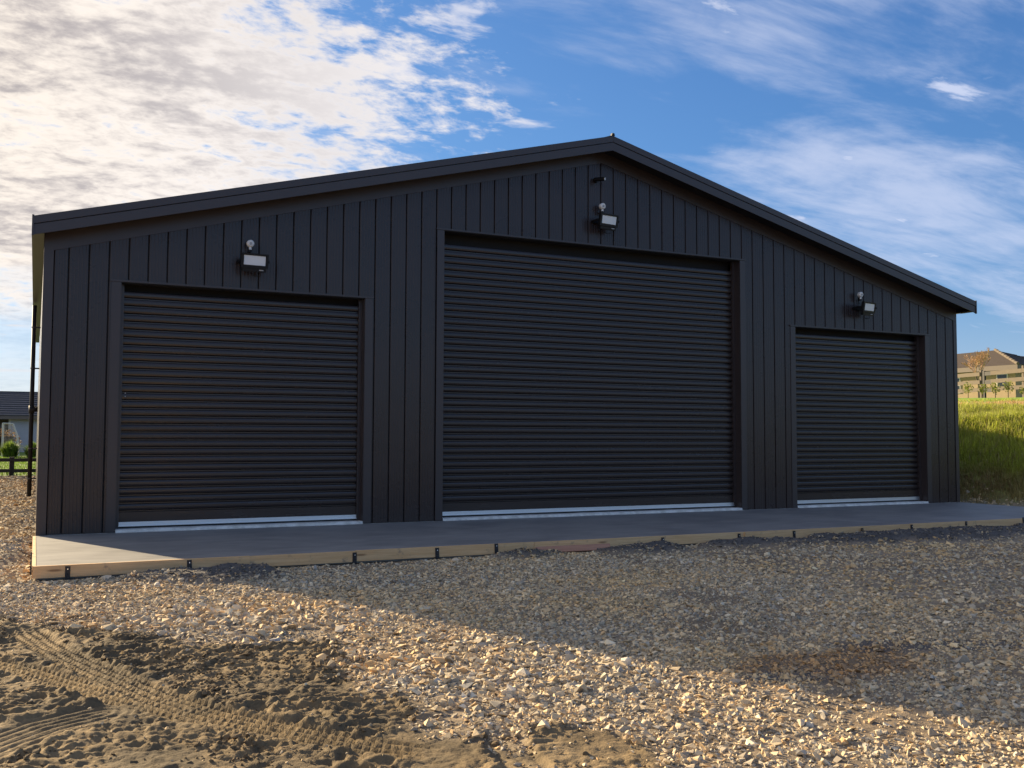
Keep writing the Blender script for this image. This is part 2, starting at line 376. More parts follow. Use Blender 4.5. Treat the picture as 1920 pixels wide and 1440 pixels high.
def track(x, y, pts):
    best = np.full(x.shape, 1e9); lat = np.zeros(x.shape); along = np.zeros(x.shape); L = 0
    for (ax, ay), (bx, by) in zip(pts[:-1], pts[1:]):
        dx, dy = bx-ax, by-ay; l = math.hypot(dx, dy); t = np.clip(((x-ax)*dx+(y-ay)*dy)/l/l, 0, 1)
        d_ = np.hypot(x-ax-t*dx, y-ay-t*dy); sgn = np.sign((x-ax)*dy-(y-ay)*dx)
        k = d_ < best; best = np.where(k, d_, best); lat = np.where(k, sgn*d_, lat); along = np.where(k, L+t*l, along); L += l
    return best, lat, along, L
def bank(x, y):
    q = 0.85*x+0.5*y
    h = np.interp(q, [-50, 17.2, 17.9, 21.2, 25, 31, 40.5, 60, 130], [0, 0.0, 0.18, 2.05, 2.50, 2.95, 3.48, 3.55, 3.9])
    return h + 0.05*fbm(x*0.9, y*0.9, 3, 71)*ss(q, 17.5, 19)
def height(x, y, fine=True):
    base = -0.165 - 0.045*ss(-y, 4.2, 9.0)
    base = base + 0.03*fbm(x*0.45, y*0.45, 3, 41)*ss(-y, 3.9, 5)
    # left of the shed the ground climbs gently towards the fence and the neighbours
    base = base + np.interp(y, [-3, 2, 14, 44, 200], [0.0, 0.05, 0.52, 0.70, 1.3])*(1-ss(x, 1, 6)*0) *ss(-x, -16.0, -8)
    base = base + 0.10*ell(x, y, -0.35, -0.9, 0.45, 0.9, 0, 0.5)                 # spill at the corner of the boards
    base = base + 0.05*ell(x, y, -0.2, 2.0, 0.35, 2.0, 0, 0.5)
    s = soil_mask(x, y); base = base + s*(0.075 + 0.05*fbm(x*4, y*4, 3, 12))
    base = np.where(x > 12, base + bank(x, y), base)
    if fine:
        D = dirt_mask(x, y)
        near = ss(-y, 3.75, 4.3)
        clod = fbm(x*2.6, y*2.6, 5, 23, 0.55); rid = np.abs(fbm(x*5.5+1.2*clod, y*7.5, 4, 31, 0.55))
        base = base + D*near*(0.038*clod + 0.014 - 0.095*rid*ss(clod, -0.45, 0.25) + 0.026*fbm(x*17, y*17, 4, 53, 0.6)*ss(fbm(x*1.9, y*1.9, 3, 59), -0.35, 0.2) + 0.008*vnoise(x*52, y*52, 57))
        base = base + (1-D)*near*(0.016*fbm(x*3.2, y*3.2, 3, 61) + 0.014*vnoise(x*16, y*16, 63)) - (1-D)*0.010*near
        for pts, wd, rows in ((TRK_B, 0.125, 4), (TRK_A, 0.135, 4)):
            b_, lat, al, L = track(x, y, pts)
            fade = ss(al, 0.0, 0.35)*(1-ss(al, L-0.4, L))
            inside = (1-ss(b_, wd*0.92, wd*1.16+0.05*np.abs(vnoise(x*3, y*3, 66))))*fade
            rowp = (lat/wd+1)/2*rows; row = np.floor(rowp)
            teeth = ss(np.sin(2*math.pi*(al/0.062 + row*0.45 + 0.6*np.abs(rowp-row-0.5))), -0.3, 0.6)
            groove = ss(np.abs(rowp-row-0.5), 0.30, 0.46)
            tread = -0.040 + 0.029*groove + 0.011*teeth*(1-groove) + 0.005*fbm(x*14, y*14, 3, 77)
            flat = -0.205-0.012
            base = base*(1-inside) + (flat + 0.012*fbm(x*1.5, y*1.5, 2, 81) + tread+0.02)*inside
            berm = np.exp(-((b_-wd*1.18)/0.03)**2)*fade*(0.5+vnoise(x*5, y*5, 67)); base = base + 0.014*berm
        b_, lat, al, L = track(x, y, TRK_C); ins = (1-ss(b_, 0.16, 0.24)); base = base*(1-ins*0.9) + (-0.225+0.006*np.sin(lat*95))*ins*0.9
        b_, lat, al, L = track(x, y, TRK_D); ins = (1-ss(b_, 0.10, 0.14)); base = base*(1-ins*0.8) + (-0.225-0.012*ss(np.cos(lat*75), 0.2, 0.9))*ins*0.8
    return base
def ground_col(x, y):
    D = dirt_mask(x, y)[:, None]; n = fbm(x*1.3, y*1.3, 4, 91)[:, None]; n2 = fbm(x*6, y*6, 3, 95)[:, None]
    dirt = np.array([0.212, 0.154, 0.084])*(1+0.35*n+0.2*n2)
    clod_shade = ss(fbm(x*1.9, y*1.9, 4, 97), -0.05, 0.35)[:, None]; dirt = dirt*(1-clod_shade)+np.array([0.125, 0.095, 0.056])*(1+0.3*n2)*clod_shade  # darker patches: dark brown clods plus their shadows, put into the colour
    grav = np.array([0.270, 0.212, 0.145])*(1+0.3*n+0.15*n2)
    c = grav*(1-D)+dirt*D
    fin = (1-ss(fbm(x*1.1, y*0.8, 4, 131), -0.34, -0.02))[:, None]*(1-D); c = c*(1-0.7*fin)+np.array([0.190, 0.145, 0.098])*0.7*fin
    s = soil_mask(x, y)[:, None]*(1-0.0*D); c = c*(1-s)+np.array([0.105, 0.098, 0.092])*(1+0.4*n2)*s
    r, bl = stain_mask(x, y); c = c*(1-0.6*r[:, None])+np.array([0.13, 0.085, 0.05])*0.6*r[:, None]
    c = c*(1-0.7*bl[:, None])+np.array([0.085, 0.08, 0.082])*0.7*bl[:, None]
    # turf: beyond the left fence, behind, and on the bank
    q = 0.85*x+0.5*y + 0.5*fbm(x*0.7, y*0.7, 3, 99)
    g1 = (ss(y, 13.6, 14.2)*(1-ss(x, 2, 8)))[:, None]
    green = np.array([0.115, 0.185, 0.028])*(1+0.3*n)
    c = c*(1-g1)+green*g1
    gb = (ss(q, 17.3, 18.0)*ss(x, 12, 16))[:, None]
    nq = fbm(x*0.5, y*0.5, 4, 105)
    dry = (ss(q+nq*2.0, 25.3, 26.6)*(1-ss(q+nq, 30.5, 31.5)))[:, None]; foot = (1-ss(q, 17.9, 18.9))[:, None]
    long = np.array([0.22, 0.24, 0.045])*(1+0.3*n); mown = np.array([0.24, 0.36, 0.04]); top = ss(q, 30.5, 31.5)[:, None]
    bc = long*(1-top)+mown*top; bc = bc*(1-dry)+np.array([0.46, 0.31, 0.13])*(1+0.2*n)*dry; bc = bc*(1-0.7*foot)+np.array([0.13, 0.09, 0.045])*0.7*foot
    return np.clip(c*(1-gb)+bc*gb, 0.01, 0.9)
def steps(a, b, s): return list(np.arange(a, b, s))
def grow(a, b, s0, k):
    out = []; v = a; s = s0; sg = 1 if b > a else -1
    while (b-v)*sg > s: v += sg*s; out.append(v); s *= k
    out.append(b); return out
gx = sorted(grow(-0.95, -1500, 0.05, 1.13)) + steps(-0.95, 3.0, 0.015) + steps(3.0, 7.2, 0.04) + steps(7.2, 20, 0.16) + steps(20, 42, 0.6) + grow(42, 1500, 1.0, 1.25)
gy = sorted(grow(-12.9, -1500, 0.06, 1.2)) + steps(-12.9, -6.3, 0.015) + steps(-6.3, -3.66, 0.035) + steps(-3.66, 4, 0.25) + steps(4, 40, 0.8) + grow(40, 1500, 1.2, 1.25)
gx = np.array(gx); gy = np.array(gy); X, Y = np.meshgrid(gx, gy); nx, ny = len(gx), len(gy)
xx, yy = X.ravel(), Y.ravel(); Z = height(xx, yy)
under = (xx > 0.15) & (xx < 18.9) & (yy > -3.5) & (yy < 17.8); Z = np.where(under, -0.32, Z)
idx = np.arange(nx*ny).reshape(ny, nx)
F = np.stack([idx[:-1, :-1], idx[:-1, 1:], idx[1:, 1:], idx[1:, :-1]], -1).reshape(-1, 4)
ground = np_mesh('ground', np.c_[xx, yy, Z], F, M_GROUND, ground_col(xx, yy), smooth=True)
tag(ground, kind='structure')

# ------------------------------------------------------------------ shed
W, DEP, PITCH, ZE, SL = 19.056, 18.0, 0.2783, 4.1476, 0.2646
def zf(x): return ZE + SL*min(x, W-x)            # lower edge of the rake flashing
OV, EO = 0.42, 0.17                              # gable overhang, eave overhang
def zr(x): return 4.58 + 0.2577*(min(x, W-x)+EO) # roof line
DOORS = [(1.065, 4.896, 3.777), (6.321, 12.803, 5.070), (14.246, 18.032, 3.787)]
shed = empty('shed', (0, 0, 0), label='large dark steel shed with three roller doors and low gable roof on concrete slab', cat='shed')
def add_panel(x0, x1, zb, zt):
    """one cladding sheet: pan with folded edges and two faint swages; ztop follows the rake"""
    g = 0.011; prof = [(x0+g*0.55, 0.026), (x0+g, 0.004), (x0+g+0.006, 0.0)]
    wd = x1-x0
    if wd > 0.2:
        for k in (0.14, 0.32, 0.50, 0.68, 0.86):
            c_ = x0+wd*k; prof += [(c_-0.007, 0.0), (c_-0.002, -0.0028), (c_+0.002, -0.0028), (c_+0.007, 0.0)]
    prof += [(x1-g-0.006, 0.0), (x1-g, 0.004), (x1-g*0.55, 0.026)]
    me = MB(); tl = random.uniform(-0.0022, 0.0022)/wd; prof = [(px_, py_+(px_-(x0+x1)/2)*tl) for px_, py_ in prof]; n = len(prof)
    for i in range(n-1):
        (a, ya), (b, yb) = prof[i], prof[i+1]
        me.quad((a, ya, zb), (b, yb, zb), (b, yb, zt(b)), (a, ya, zt(a)))
    me.build('wall_panel', M_PANEL, shed, fix=False)
seams = [0.13] + [0.3333+i*PITCH for i in range(67)] + [W-0.10]
for a, b in zip(seams[:-1], seams[1:]):
    zb = 0.004
    for x0_, x1_, h_ in DOORS:
        if a < x1_-0.002 and b > x0_+0.002:
            zb = h_+0.02
            if a < x0_-0.03: add_panel(a, x0_-0.004, 0.004, lambda x: h_+0.018)
            if b > x1_+0.03: add_panel(x1_+0.004, b, 0.004, lambda x: h_+0.018)
    add_panel(a, b, zb, lambda x: zf(x)+0.01)
# backing wall with openings
bk = MB(); xs_ = [0.03, 1.0, 1.065]
def wallpiece(x0, x1, z0, z1a, z1b): bk.hull8([(x0,0.028,z0),(x1,0.028,z0),(x1,0.21,z0),(x0,0.21,z0),(x0,0.028,z1a),(x1,0.028,z1b),(x1,0.21,z1b),(x0,0.21,z1a)])
segs = [0.03, 1.063, 4.898, 6.319, W/2, 12.805, 14.244, 18.034, W-0.03]
for a, b in zip(segs[:-1], segs[1:]):
    z0 = 0.0
    for dd in DOORS:
        if dd[0]-0.01 < (a+b)/2 < dd[1]+0.01: z0 = dd[2]+0.002
    wallpiece(a, b, z0, zf(a)+0.35, zf(b)+0.35)
bk.build('backing_wall', M_DARK, shed)
# side and back walls: ribbed sheets, one object per run of cladding
def side_wall(x, sgn, n0, n1):
    m_ = MB(); y = n0
    while y < n1-0.01:
        y2 = min(y+PITCH, n1)
        m_.quad((x, y+0.012, -0.02), (x, y2-0.012, -0.02), (x, y2-0.012, 4.36), (x, y+0.012, 4.36))
        m_.quad((x, y2-0.012, -0.02), (x-sgn*0.02, y2-0.006, -0.02), (x-sgn*0.02, y2-0.006, 4.36), (x, y2-0.012, 4.36))
        m_.quad((x-sgn*0.02, y2-0.006, -0.02), (x-sgn*0.02, y2+0.006, -0.02), (x-sgn*0.02, y2+0.006, 4.36), (x-sgn*0.02, y2-0.006, 4.36))
        m_.quad((x-sgn*0.02, y2+0.006, -0.02), (x, y2+0.012, -0.02), (x, y2+0.012, 4.36), (x-sgn*0.02, y2+0.006, 4.36))
        y = y2
    return m_
side_wall(0.0, -1, 0.13, DEP).build('side_wall', M_PANEL, shed, fix=False)
side_wall(W, 1, 0.13, DEP).build('side_wall', M_PANEL, shed, fix=False)
mb = MB().quad((0, DEP, -0.02), (W, DEP, -0.02), (W, DEP, 4.3), (W/2, DEP, 6.8), (0, DEP, 4.3)); mb.build('back_wall', M_PANEL, shed)
# corner flashings
MB().prism([(-0.004,-0.012,0),(0.128,-0.012,0),(0.128,0.0,0),(0.008,0.0,0),(0.008,0.12,0),(-0.004,0.12,0)], (0,0,0.0), (0,0,4.36)).build('corner_flashing', M_FLASH, shed)
MB().prism([(W+0.004,-0.012,0),(W-0.098,-0.012,0),(W-0.098,0.0,0),(W-0.008,0.0,0),(W-0.008,0.12,0),(W+0.004,0.12,0)], (0,0,0.0), (0,0,4.36)).build('corner_flashing', M_FLASH, shed)
# rake flashing under the soffit (two sides)
for a, b in ((0.0, W/2), (W/2, W)):
    MB().hull8([(a,-0.014,zf(a)),(b,-0.014,zf(b)),(b,0.0,zf(b)),(a,0.0,zf(a)),(a,-0.014,zf(a)+0.34),(b,-0.014,zf(b)+0.34),(b,0.0,zf(b)+0.34),(a,0.0,zf(a)+0.34)]).build('rake_flashing', M_FLASH, shed)
    # thin turned lip on its lower edge
# roof, barge boards, soffit
def slope_box(xa, xb, y0, y1, o0, o1, mat, name, bev=0.0):
    za, zb = zr(xa), zr(xb)
    return MB().hull8([(xa,y0,za+o0),(xb,y0,zb+o0),(xb,y1,zb+o0),(xa,y1,za+o0),(xa,y0,za+o1),(xb,y0,zb+o1),(xb,y1,zb+o1),(xa,y1,za+o1)]).build(name, mat, shed, bevel=bev)
for a, b in ((-EO, W/2), (W/2, W+EO)):
    slope_box(a, b, -OV-0.012, -OV+0.02, -0.115, 0.0, M_FLASH, 'barge_cap', 0.004)
    slope_box(a, b, -OV, -OV+0.02, -0.272, -0.125, M_FLASH, 'barge_board')
    slope_box(a, b, -OV+0.022, -0.016, -0.20, -0.18, M_SOFFIT, 'soffit')
    # ribbed roof sheeting
    rb = MB(); y = -OV+0.021
    while y < DEP+0.3:
        for (p, q, hp, hq) in ((0, 0.10, 0, 0), (0.10, 0.115, 0, 0.03), (0.115, 0.145, 0.03, 0.03), (0.145, 0.16, 0.03, 0)):
            rb.quad((a, y+p, zr(a)-0.05+hp), (b, y+p, zr(b)-0.05+hp), (b, y+q, zr(b)-0.05+hq), (a, y+q, zr(a)-0.05+hq))
        y += 0.16
    rb.build('roof_sheeting', M_FLASH, shed, fix=False)
# corner return where cap meets the eave end
RH = zr(W/2)
MB().prism([(-0.19,0,-0.055),(0,0,0.012),(0.19,0,-0.055),(0.19,0,-0.07),(0,0,-0.02),(-0.19,0,-0.07)], (W/2, -OV+0.03, RH+0.012), (0, DEP+0.7, 0)).build('ridge_cap', M_FLASH, shed)
MB().prism([(-0.035,0,0),(-0.022,0,0.05),(0.022,0,0.05),(0.035,0,0)], (W/2, -OV-0.018, RH+0.0), (0, 0.06, 0)).build('ridge_end_stop', M_RUBBER, shed)
for s_, xe in ((-1, -EO), (1, W+EO)):
    x0, x1 = (xe, 0.0-0.006) if s_ < 0 else (W+0.006, xe)
    g = MB()        # eave box gutter
    ye = -OV+0.022
    g.box(min(x0, x1), max(x0, x1), ye, DEP+0.2, 4.352, 4.362)
    xo = xe; g.box(*( (xo, xo+0.006) if s_ < 0 else (xo-0.006, xo)), ye, DEP+0.2, 4.362, 4.545)
    g.build('gutter', M_FLASH, shed)
    MB().box(*((xe, xe+0.028) if s_ < 0 else (xe-0.028, xe)), -OV-0.016, -OV+0.019, 4.30, 4.60).build('barge_end', M_FLASH, shed)
MB().hull8([(W+0.006,-OV+0.022,4.345),(W+EO,-OV+0.022,4.345),(W+EO,-0.02,4.345),(W+0.006,-0.02,4.345),(W+0.006,-OV+0.022,4.35),(W+EO,-OV+0.022,4.35),(W+EO,-0.02,4.35),(W+0.006,-0.02,4.35)]).build('eave_soffit', M_SOFFIT, shed)
# screws
sw = MB()
for i in range(67):
    x = 0.3333+i*PITCH+0.035
    for zz in (0.09, 1.55, 3.02, 4.62, 5.9):
        inside = any(dd[0]-0.15 < x < dd[1]+0.15 and zz < dd[2]+0.1 for dd in DOORS)
        if not inside and zz < zf(x)-0.05: sw.tube([(x, 0.0, zz), (x, -0.008, zz)], 0.008, 6)
    for dd in DOORS:
        if dd[0] < x < dd[1]: sw.tube([(x, 0.0, dd[2]+0.14), (x, -0.008, dd[2]+0.14)], 0.008, 6)
so = sw.build('screws', M_FLASH, shed); so['kind'] = 'stuff'
# roller doors
slat_cache = {}
def slat_mesh(wd, h=0.12):
    k = (round(wd, 3), h)
    if k not in slat_cache:
        m_ = MB(); pr = [(0.0, 0.030), (0.003, 0.036), (0.020, 0.036), (0.031, 0.006), (0.037, 0.0), (0.060, -0.004), (0.090, -0.004), (0.112, 0.001), (0.118, 0.010), (0.1195, 0.030)]
        for (z0, y0), (z1, y1) in zip(pr[:-1], pr[1:]): m_.quad((0, y0, z0), (wd, y0, z0), (wd, y1, z1), (0, y1, z1))
        me = m_.mesh('slat', fix=False); me.materials.append(M_SLAT); slat_cache[k] = me
    return slat_cache[k]
for k, (x0, x1, h) in enumerate(DOORS):
    door = empty('roller_door', ((x0+x1)/2, 0.2, 0)); door.parent = shed
    cx = (x0+x1)/2; wd = x1-x0-0.10
    base = 0.29; n = int((h-(0.13 if k == 1 else 0.07)-base)/0.1205)  # slats stop short, leaving the dark sheet as the shadow under the head
    for i in range(n):
        s_ = link('slat', slat_mesh(wd), door); s_.location = (-wd/2, -0.012, base+i*0.1205)
    MB().quad((-wd/2,-0.010,0.140),(wd/2,-0.010,0.140),(wd/2,-0.010,0.285),(-wd/2,-0.010,0.285)).quad((-wd/2,-0.010,0.285),(wd/2,-0.010,0.285),(wd/2,0.01,0.29),(-wd/2,0.01,0.29)).build('bottom_panel', M_SLAT, door)
    MB().box(-wd/2, wd/2, -0.03, 0.01, 0.073, 0.140).box(-wd/2, wd/2, -0.045, -0.03, 0.073, 0.090).build('bottom_rail', M_ALU, door, bevel=0.002)
    MB().box(-wd/2+0.01, wd/2-0.01, -0.028, 0.005, 0.047, 0.072).build('bottom_seal', M_RUBBER, door)
    for s_ in (-1, 1):
        xe = s_*((x1-x0)/2)
        MB().box(min(xe, xe-s_*0.058), max(xe, xe-s_*0.058), -0.045, 0.03, 0.004, h).build('guide_track', M_FLASH, door)
    MB().box(-(x1-x0)/2, (x1-x0)/2, 0.16, 0.18, 0.0, h+0.3).box(-(x1-x0)/2, (x1-x0)/2, 0.012, 0.158, h+0.10, h+0.12).build('door_shade_backing', M_DARK, door)  # added dark sheet standing in for head shadow; its cover blocks a light leak
    if k == 0:
        for dz in (0, 0.05): MB().tube([(-wd/2+0.06, -0.013, 2.05+dz), (-wd/2+0.06, -0.019, 2.05+dz)], 0.009, 8).build('rivet', M_GREYPL, door)
    # jamb and head flashings belong to the wall
    for s_ in (-1, 1):
        xe = x0 if s_ < 0 else x1
        MB().box(min(xe, xe+s_*0.135), max(xe, xe+s_*0.135), -0.014, -0.001, 0.004, h-0.001).build('jamb_flashing', M_FLASH, shed, bevel=0.002)
        MB().box(*((xe-0.001, xe+0.006) if s_ < 0 else (xe-0.006, xe+0.001)), 0.0, 0.155, 0.004, h-0.001).build('jamb_reveal', M_FLASH, shed)
    MB().box(x0-0.15, x1+0.15, -0.026, 0.0, h, h+0.032).build('head_flashing', M_FLASH, shed, bevel=0.003)
    MB().box(x0+0.007, x1-0.007, 0.001, 0.2, h-0.012, h+0.001).build('head_reveal', M_DARK, shed)
# downpipe on the left wall with its overflow elbow and straps
dp = MB().tube([(-0.13, 8.0, -0.1), (-0.13, 8.0, 4.30)], 0.045, 14).build('downpipe', M_PVC, shed, smooth=True)
MB().tube([(-0.13, 8.0, 2.0), (-0.085, 8.0, 2.02), (-0.01, 8.0, 2.02)], 0.055, 12).tube([(-0.13, 8.0, 1.93), (-0.13, 8.0, 2.10)], 0.056, 12).build('elbow', M_PVC, dp, smooth=True)
for zz in (0.5, 1.15, 2.9, 3.8): MB().tube([(-0.13, 8.0, zz), (-0.13, 8.0, zz+0.03)], 0.052, 12).box(-0.12, 0.0, 7.985, 8.015, zz, zz+0.03).build('strap', M_FLASH, dp)

# ------------------------------------------------------------------ slab, thresholds
YF = -3.70
sl = MB().box(0.0, W, YF+0.022, -0.001, -0.16, -0.002)
apron = sl.build('concrete_apron', M_CONC, bevel=0.004); tag(apron, kind='structure')
fl = MB().box(0.03, W-0.03, 0.0, DEP-0.05, -0.16, -0.001).build('floor_slab', M_SILL); tag(fl, kind='structure')
for (x0, x1, h) in DOORS:
    n = 120; xs1 = np.linspace(x0+0.002, x1-0.002, n); m_ = MB(); rr = random.random()*50
    ys = -0.012 - 0.022*np.abs(fbm(xs1*1.7+rr, xs1*0, 4, 9)) - 0.012*np.abs(fbm(xs1*12+rr, xs1*0, 2, 10)); zt = 0.043 + 0.003*fbm(xs1*5+rr, xs1*0, 3, 19)
    fl_ = -0.05 - 0.09*np.abs(fbm(xs1*1.3+rr, xs1*0+3, 5, 29)) - 0.03*np.abs(fbm(xs1*14+rr, xs1*0, 2, 30))
    for i in range(n-1):
        a_, b_ = i, i+1
        m_.quad((xs1[a_], fl_[a_], 0.0003), (xs1[b_], fl_[b_], 0.0003), (xs1[b_], ys[b_]-0.008, 0.006), (xs1[a_], ys[a_]-0.008, 0.006))
        m_.quad((xs1[a_], ys[a_]-0.008, 0.006), (xs1[b_], ys[b_]-0.008, 0.006), (xs1[b_], ys[b_], zt[b_]-0.004), (xs1[a_], ys[a_], zt[a_]-0.004))
        m_.quad((xs1[a_], ys[a_], zt[a_]-0.004), (xs1[b_], ys[b_], zt[b_]-0.004), (xs1[b_], ys[b_]+0.008, zt[b_]), (xs1[a_], ys[a_]+0.008, zt[a_]))
        m_.quad((xs1[a_], ys[a_]+0.008, zt[a_]), (xs1[b_], ys[b_]+0.008, zt[b_]), (xs1[b_], 0.32, zt[b_]), (xs1[a_], 0.32, zt[a_]))
    tag(m_.build('threshold', M_SILL), kind='structure')

# ------------------------------------------------------------------ formwork boards, stakes, loose plank
BO = [(-0.03, 2.33, 0.0, 'pale clean formwork board at left front corner of slab, partly sunlit'),
      (2.332, 3.66, -0.004, 'short formwork board between second and third steel stakes from left'),
      (3.664, 6.2, 0.002, 'pale knotty formwork board below pillar between left and middle roller doors'),
      (6.204, 9.835, 0.0, 'long formwork board below middle roller door, behind loose reddish plank'),
      (9.84, 10.77, 0.001, 'short doubled formwork board lapped in front below right end of middle door'),
      (10.775, 13.41, -0.003, 'formwork board half buried in dark spoil below pillar right of middle door'),
      (13.414, 16.23, 0.0, 'formwork board below right roller door with spoil along its base'),
      (16.234, W+0.03, 0.003, 'formwork board at far right end of slab edge')]
def board(x0, x1, dz, lab, y0=YF-0.022, y1=YF+0.020, zb=-0.135):
    L = x1-x0; m_ = MB(); n = 10
    for i in range(n):
        a, b = L*i/n, L*(i+1)/n; w1, w2 = 0.003*math.sin(i*1.7+x0), 0.003*math.sin((i+1)*1.7+x0)
        b0 = len(m_.v)
        m_.v += [(a,0+w1,zb),(b,0+w2,zb),(b,y1-y0,zb),(a,y1-y0,zb),(a,0+w1,0),(b,0+w2,0),(b,y1-y0,0),(a,y1-y0,0)]
        fs = [(0,3,2,1),(4,5,6,7),(0,1,5,4),(2,3,7,6)] + ([(3,0,4,7)] if i == 0 else []) + ([(1,2,6,5)] if i == n-1 else [])
        m_.f += [tuple(b0+q for q in f) for f in fs]
    o = m_.build('formwork_board', M_WOOD); o.location = (x0, y0, dz)
    return tag(o, lab, 'timber board', 'formwork boards along the slab edge')
for a in BO: board(*a) if a[0] != 9.84 else board(*a, y0=YF-0.045, y1=YF-0.003)
ob = MB().box(0, 0.04, 0, 3.62, -0.135, 0.0).build('formwork_board', M_WOOD); ob.location = (-0.042, YF+0.022, 0.0)
tag(ob, 'sunlit formwork board along left end of slab, running back to shed corner', 'timber board', 'formwork boards along the slab edge')
pk = MB().box(0, 1.19, -0.045, 0.045, -0.022, 0.022).build('loose_plank', M_WOODRED, bevel=0.002); pk.location = (6.19, YF-0.10, -0.105); pk.rotation_euler = (R(62), R(0.3), R(0.6))
tag(pk, 'short reddish timber plank lying against base of slab formwork below middle door', 'timber plank')
def stake(x, y, top, lab, rz=0.0, tilt=0.0):
    r = empty('steel_stake', (x, y, top), rz, lab, 'stake', 'black steel stakes holding the formwork'); r.rotation_euler = (R(tilt), R(tilt*0.7), rz)
    L = 0.32
    MB().prism([(-0.027,0.0,0),(0.027,0.0,0),(0.027,-0.005,0),(0.012,-0.007,0),(0.010,-0.016,0),(-0.010,-0.016,0),(-0.012,-0.007,0),(-0.027,-0.005,0)], (0,0,-L), (0,0,L)).build('stake_bar', M_STAKE, r)
    for zz in (-0.03, -0.085, -0.14):
        MB().tube([(0.0, -0.014, zz), (0.0, -0.020, zz)], 0.007, 8).build('nail_head' if zz > -0.05 else 'nail_hole', M_ALU if zz > -0.05 else M_DARK, r)
SX = [(0.32, -0.015, 'first steel stake from left corner, in sunlight on pale board'), (1.628, -0.012, 'steel stake at edge of sun and shade, second from left corner'),
      (3.640, -0.020, 'steel stake at board joint below left edge of dark pillar, third from left'), (4.76, -0.012, 'steel stake below middle of pillar between left and middle doors'),
      (5.62, 0.006, 'steel stake just left of middle roller door, left of reddish plank'), (8.33, -0.02, 'steel stake right of loose reddish plank below middle door'),
      (9.74, -0.02, 'half buried steel stake at left end of short doubled board'), (10.83, -0.02, 'steel stake at right end of short doubled board'),
      (12.28, -0.03, 'low steel stake in spoil heap below right pillar'), (13.41, -0.012, 'steel stake at board joint below left side of right door'),
      (14.74, 0.0, 'steel stake below middle of right roller door'), (16.23, 0.02, 'rightmost steel stake near right edge of view')]
for i, (x, z, lab) in enumerate(SX): stake(x, YF-0.024-(0.023 if 9.83 < x < 10.78 else 0), z, lab, 0.0, random.uniform(-3, 3))
stake(-0.044, -3.1, 0.0, 'steel stake against left end of slab, front one of the pair', -math.pi/2, 0)
stake(-0.044, -2.35, 0.015, 'steel stake against left end of slab, rear one of the pair', -math.pi/2, 0)

# ------------------------------------------------------------------ floodlights and camera
def floodlight(x, z, sx, sz, lab, yawd=0):
    r = empty('floodlight', (x, 0, z), 0, lab, 'floodlight', 'floodlights above the roller doors')
    hs = MB().box(-0.215, 0.215, 0.0, 0.045, -0.115, 0.115); 
    for i in range(11): hs.box(-0.18+i*0.036-0.003, -0.18+i*0.036+0.003, 0.045, 0.075, -0.10, 0.10)
    h = hs.build('housing', M_BLACKPL, r); h.location = (0, -0.27, 0); h.rotation_euler = (R(9), 0, R(yawd))
    def at(o): o.parent = h; return o
    at(MB().box(-0.172, 0.172, -0.006, 0.0, -0.070, 0.082).build('lens', M_LENS, bevel=0.002))
    fr = MB().box(-0.215, 0.215, -0.016, 0.0, 0.083, 0.115).box(-0.215, 0.215, -0.016, 0.0, -0.115, -0.071).box(-0.215, -0.173, -0.016, 0.0, -0.0705, 0.0825).box(0.173, 0.215, -0.016, 0.0, -0.0705, 0.0825)
    at(fr.build('bezel', M_BLACKPL))
    at(MB().box(-0.19, 0.19, -0.002, 0.07, -0.175, -0.117).build('driver_box', M_BLACKPL, bevel=0.006))
    at(MB().box(0.075, 0.145, -0.0045, -0.0025, -0.150, -0.135).build('badge', M_GREYPL))
    at(MB().tube([(0.09, 0.03, -0.19), (0.10, 0.03, -0.225), (0.04, 0.05, -0.245), (-0.02, 0.09, -0.22)], 0.008, 8).build('cable', M_RUBBER))
    MB().box(-0.235, -0.222, -0.26, -0.03, -0.02, 0.02).box(0.222, 0.235, -0.26, -0.03, -0.02, 0.02).box(-0.235, 0.235, -0.03, -0.018, -0.02, 0.02).box(-0.06, 0.06, -0.0178, -0.001, -0.06, 0.06).build('bracket', M_BLACKPL, r)
    # motion sensor on an arm above
    dx, dz = sx-x, sz-z
    MB().tube([(dx*0.4, -0.02, 0.10), (dx*0.7, -0.03, 0.2), (dx, -0.05, dz-0.12), (dx, -0.10, dz-0.08)], 0.011, 8).box(dx-0.028, dx+0.028, -0.125, -0.07, dz-0.135, dz-0.065).build('sensor_arm', M_BLACKPL, r)
    s = MB().tube([(dx, -0.09, dz), (dx, -0.150, dz-0.006)], 0.058, 20).tube([(dx, -0.150, dz-0.006), (dx, -0.168, dz-0.008)], 0.058, 20, r1=0.038).tube([(dx, -0.12, dz-0.04), (dx, -0.12, dz-0.10)], 0.024, 12).build('motion_sensor', M_WHITEPL, r, smooth=False)
    MB().tube([(dx, -0.166, dz-0.008), (dx, -0.172, dz-0.008)], 0.022, 14).build('sensor_eye', M_GREYPL, s)
floodlight(3.00, 4.215, 2.955, 4.515, 'floodlight with white motion sensor above left roller door', 3)
floodlight(9.53, 5.515, 9.475, 5.81, 'floodlight with white motion sensor above middle roller door, below security camera', 8)
floodlight(16.08, 4.27, 15.98, 4.565, 'floodlight with white motion sensor above right roller door', 10)
cm = empty('security_camera', (9.40, 0, 6.32), 0, 'small black security camera under gable peak above middle floodlight', 'security camera')
MB().tube([(0, -0.002, 0), (0, -0.03, 0)], 0.05, 16).build('mount', M_BLACKPL, cm)
MB().tube([(0, -0.03, 0), (0.0, -0.07, -0.01)], 0.018, 10).build('neck', M_BLACKPL, cm)
cb = MB().tube([(-0.05, -0.05, 0.0), (0.06, -0.24, -0.02)], 0.038, 16).build('camera_body', M_BLACKPL, cm)
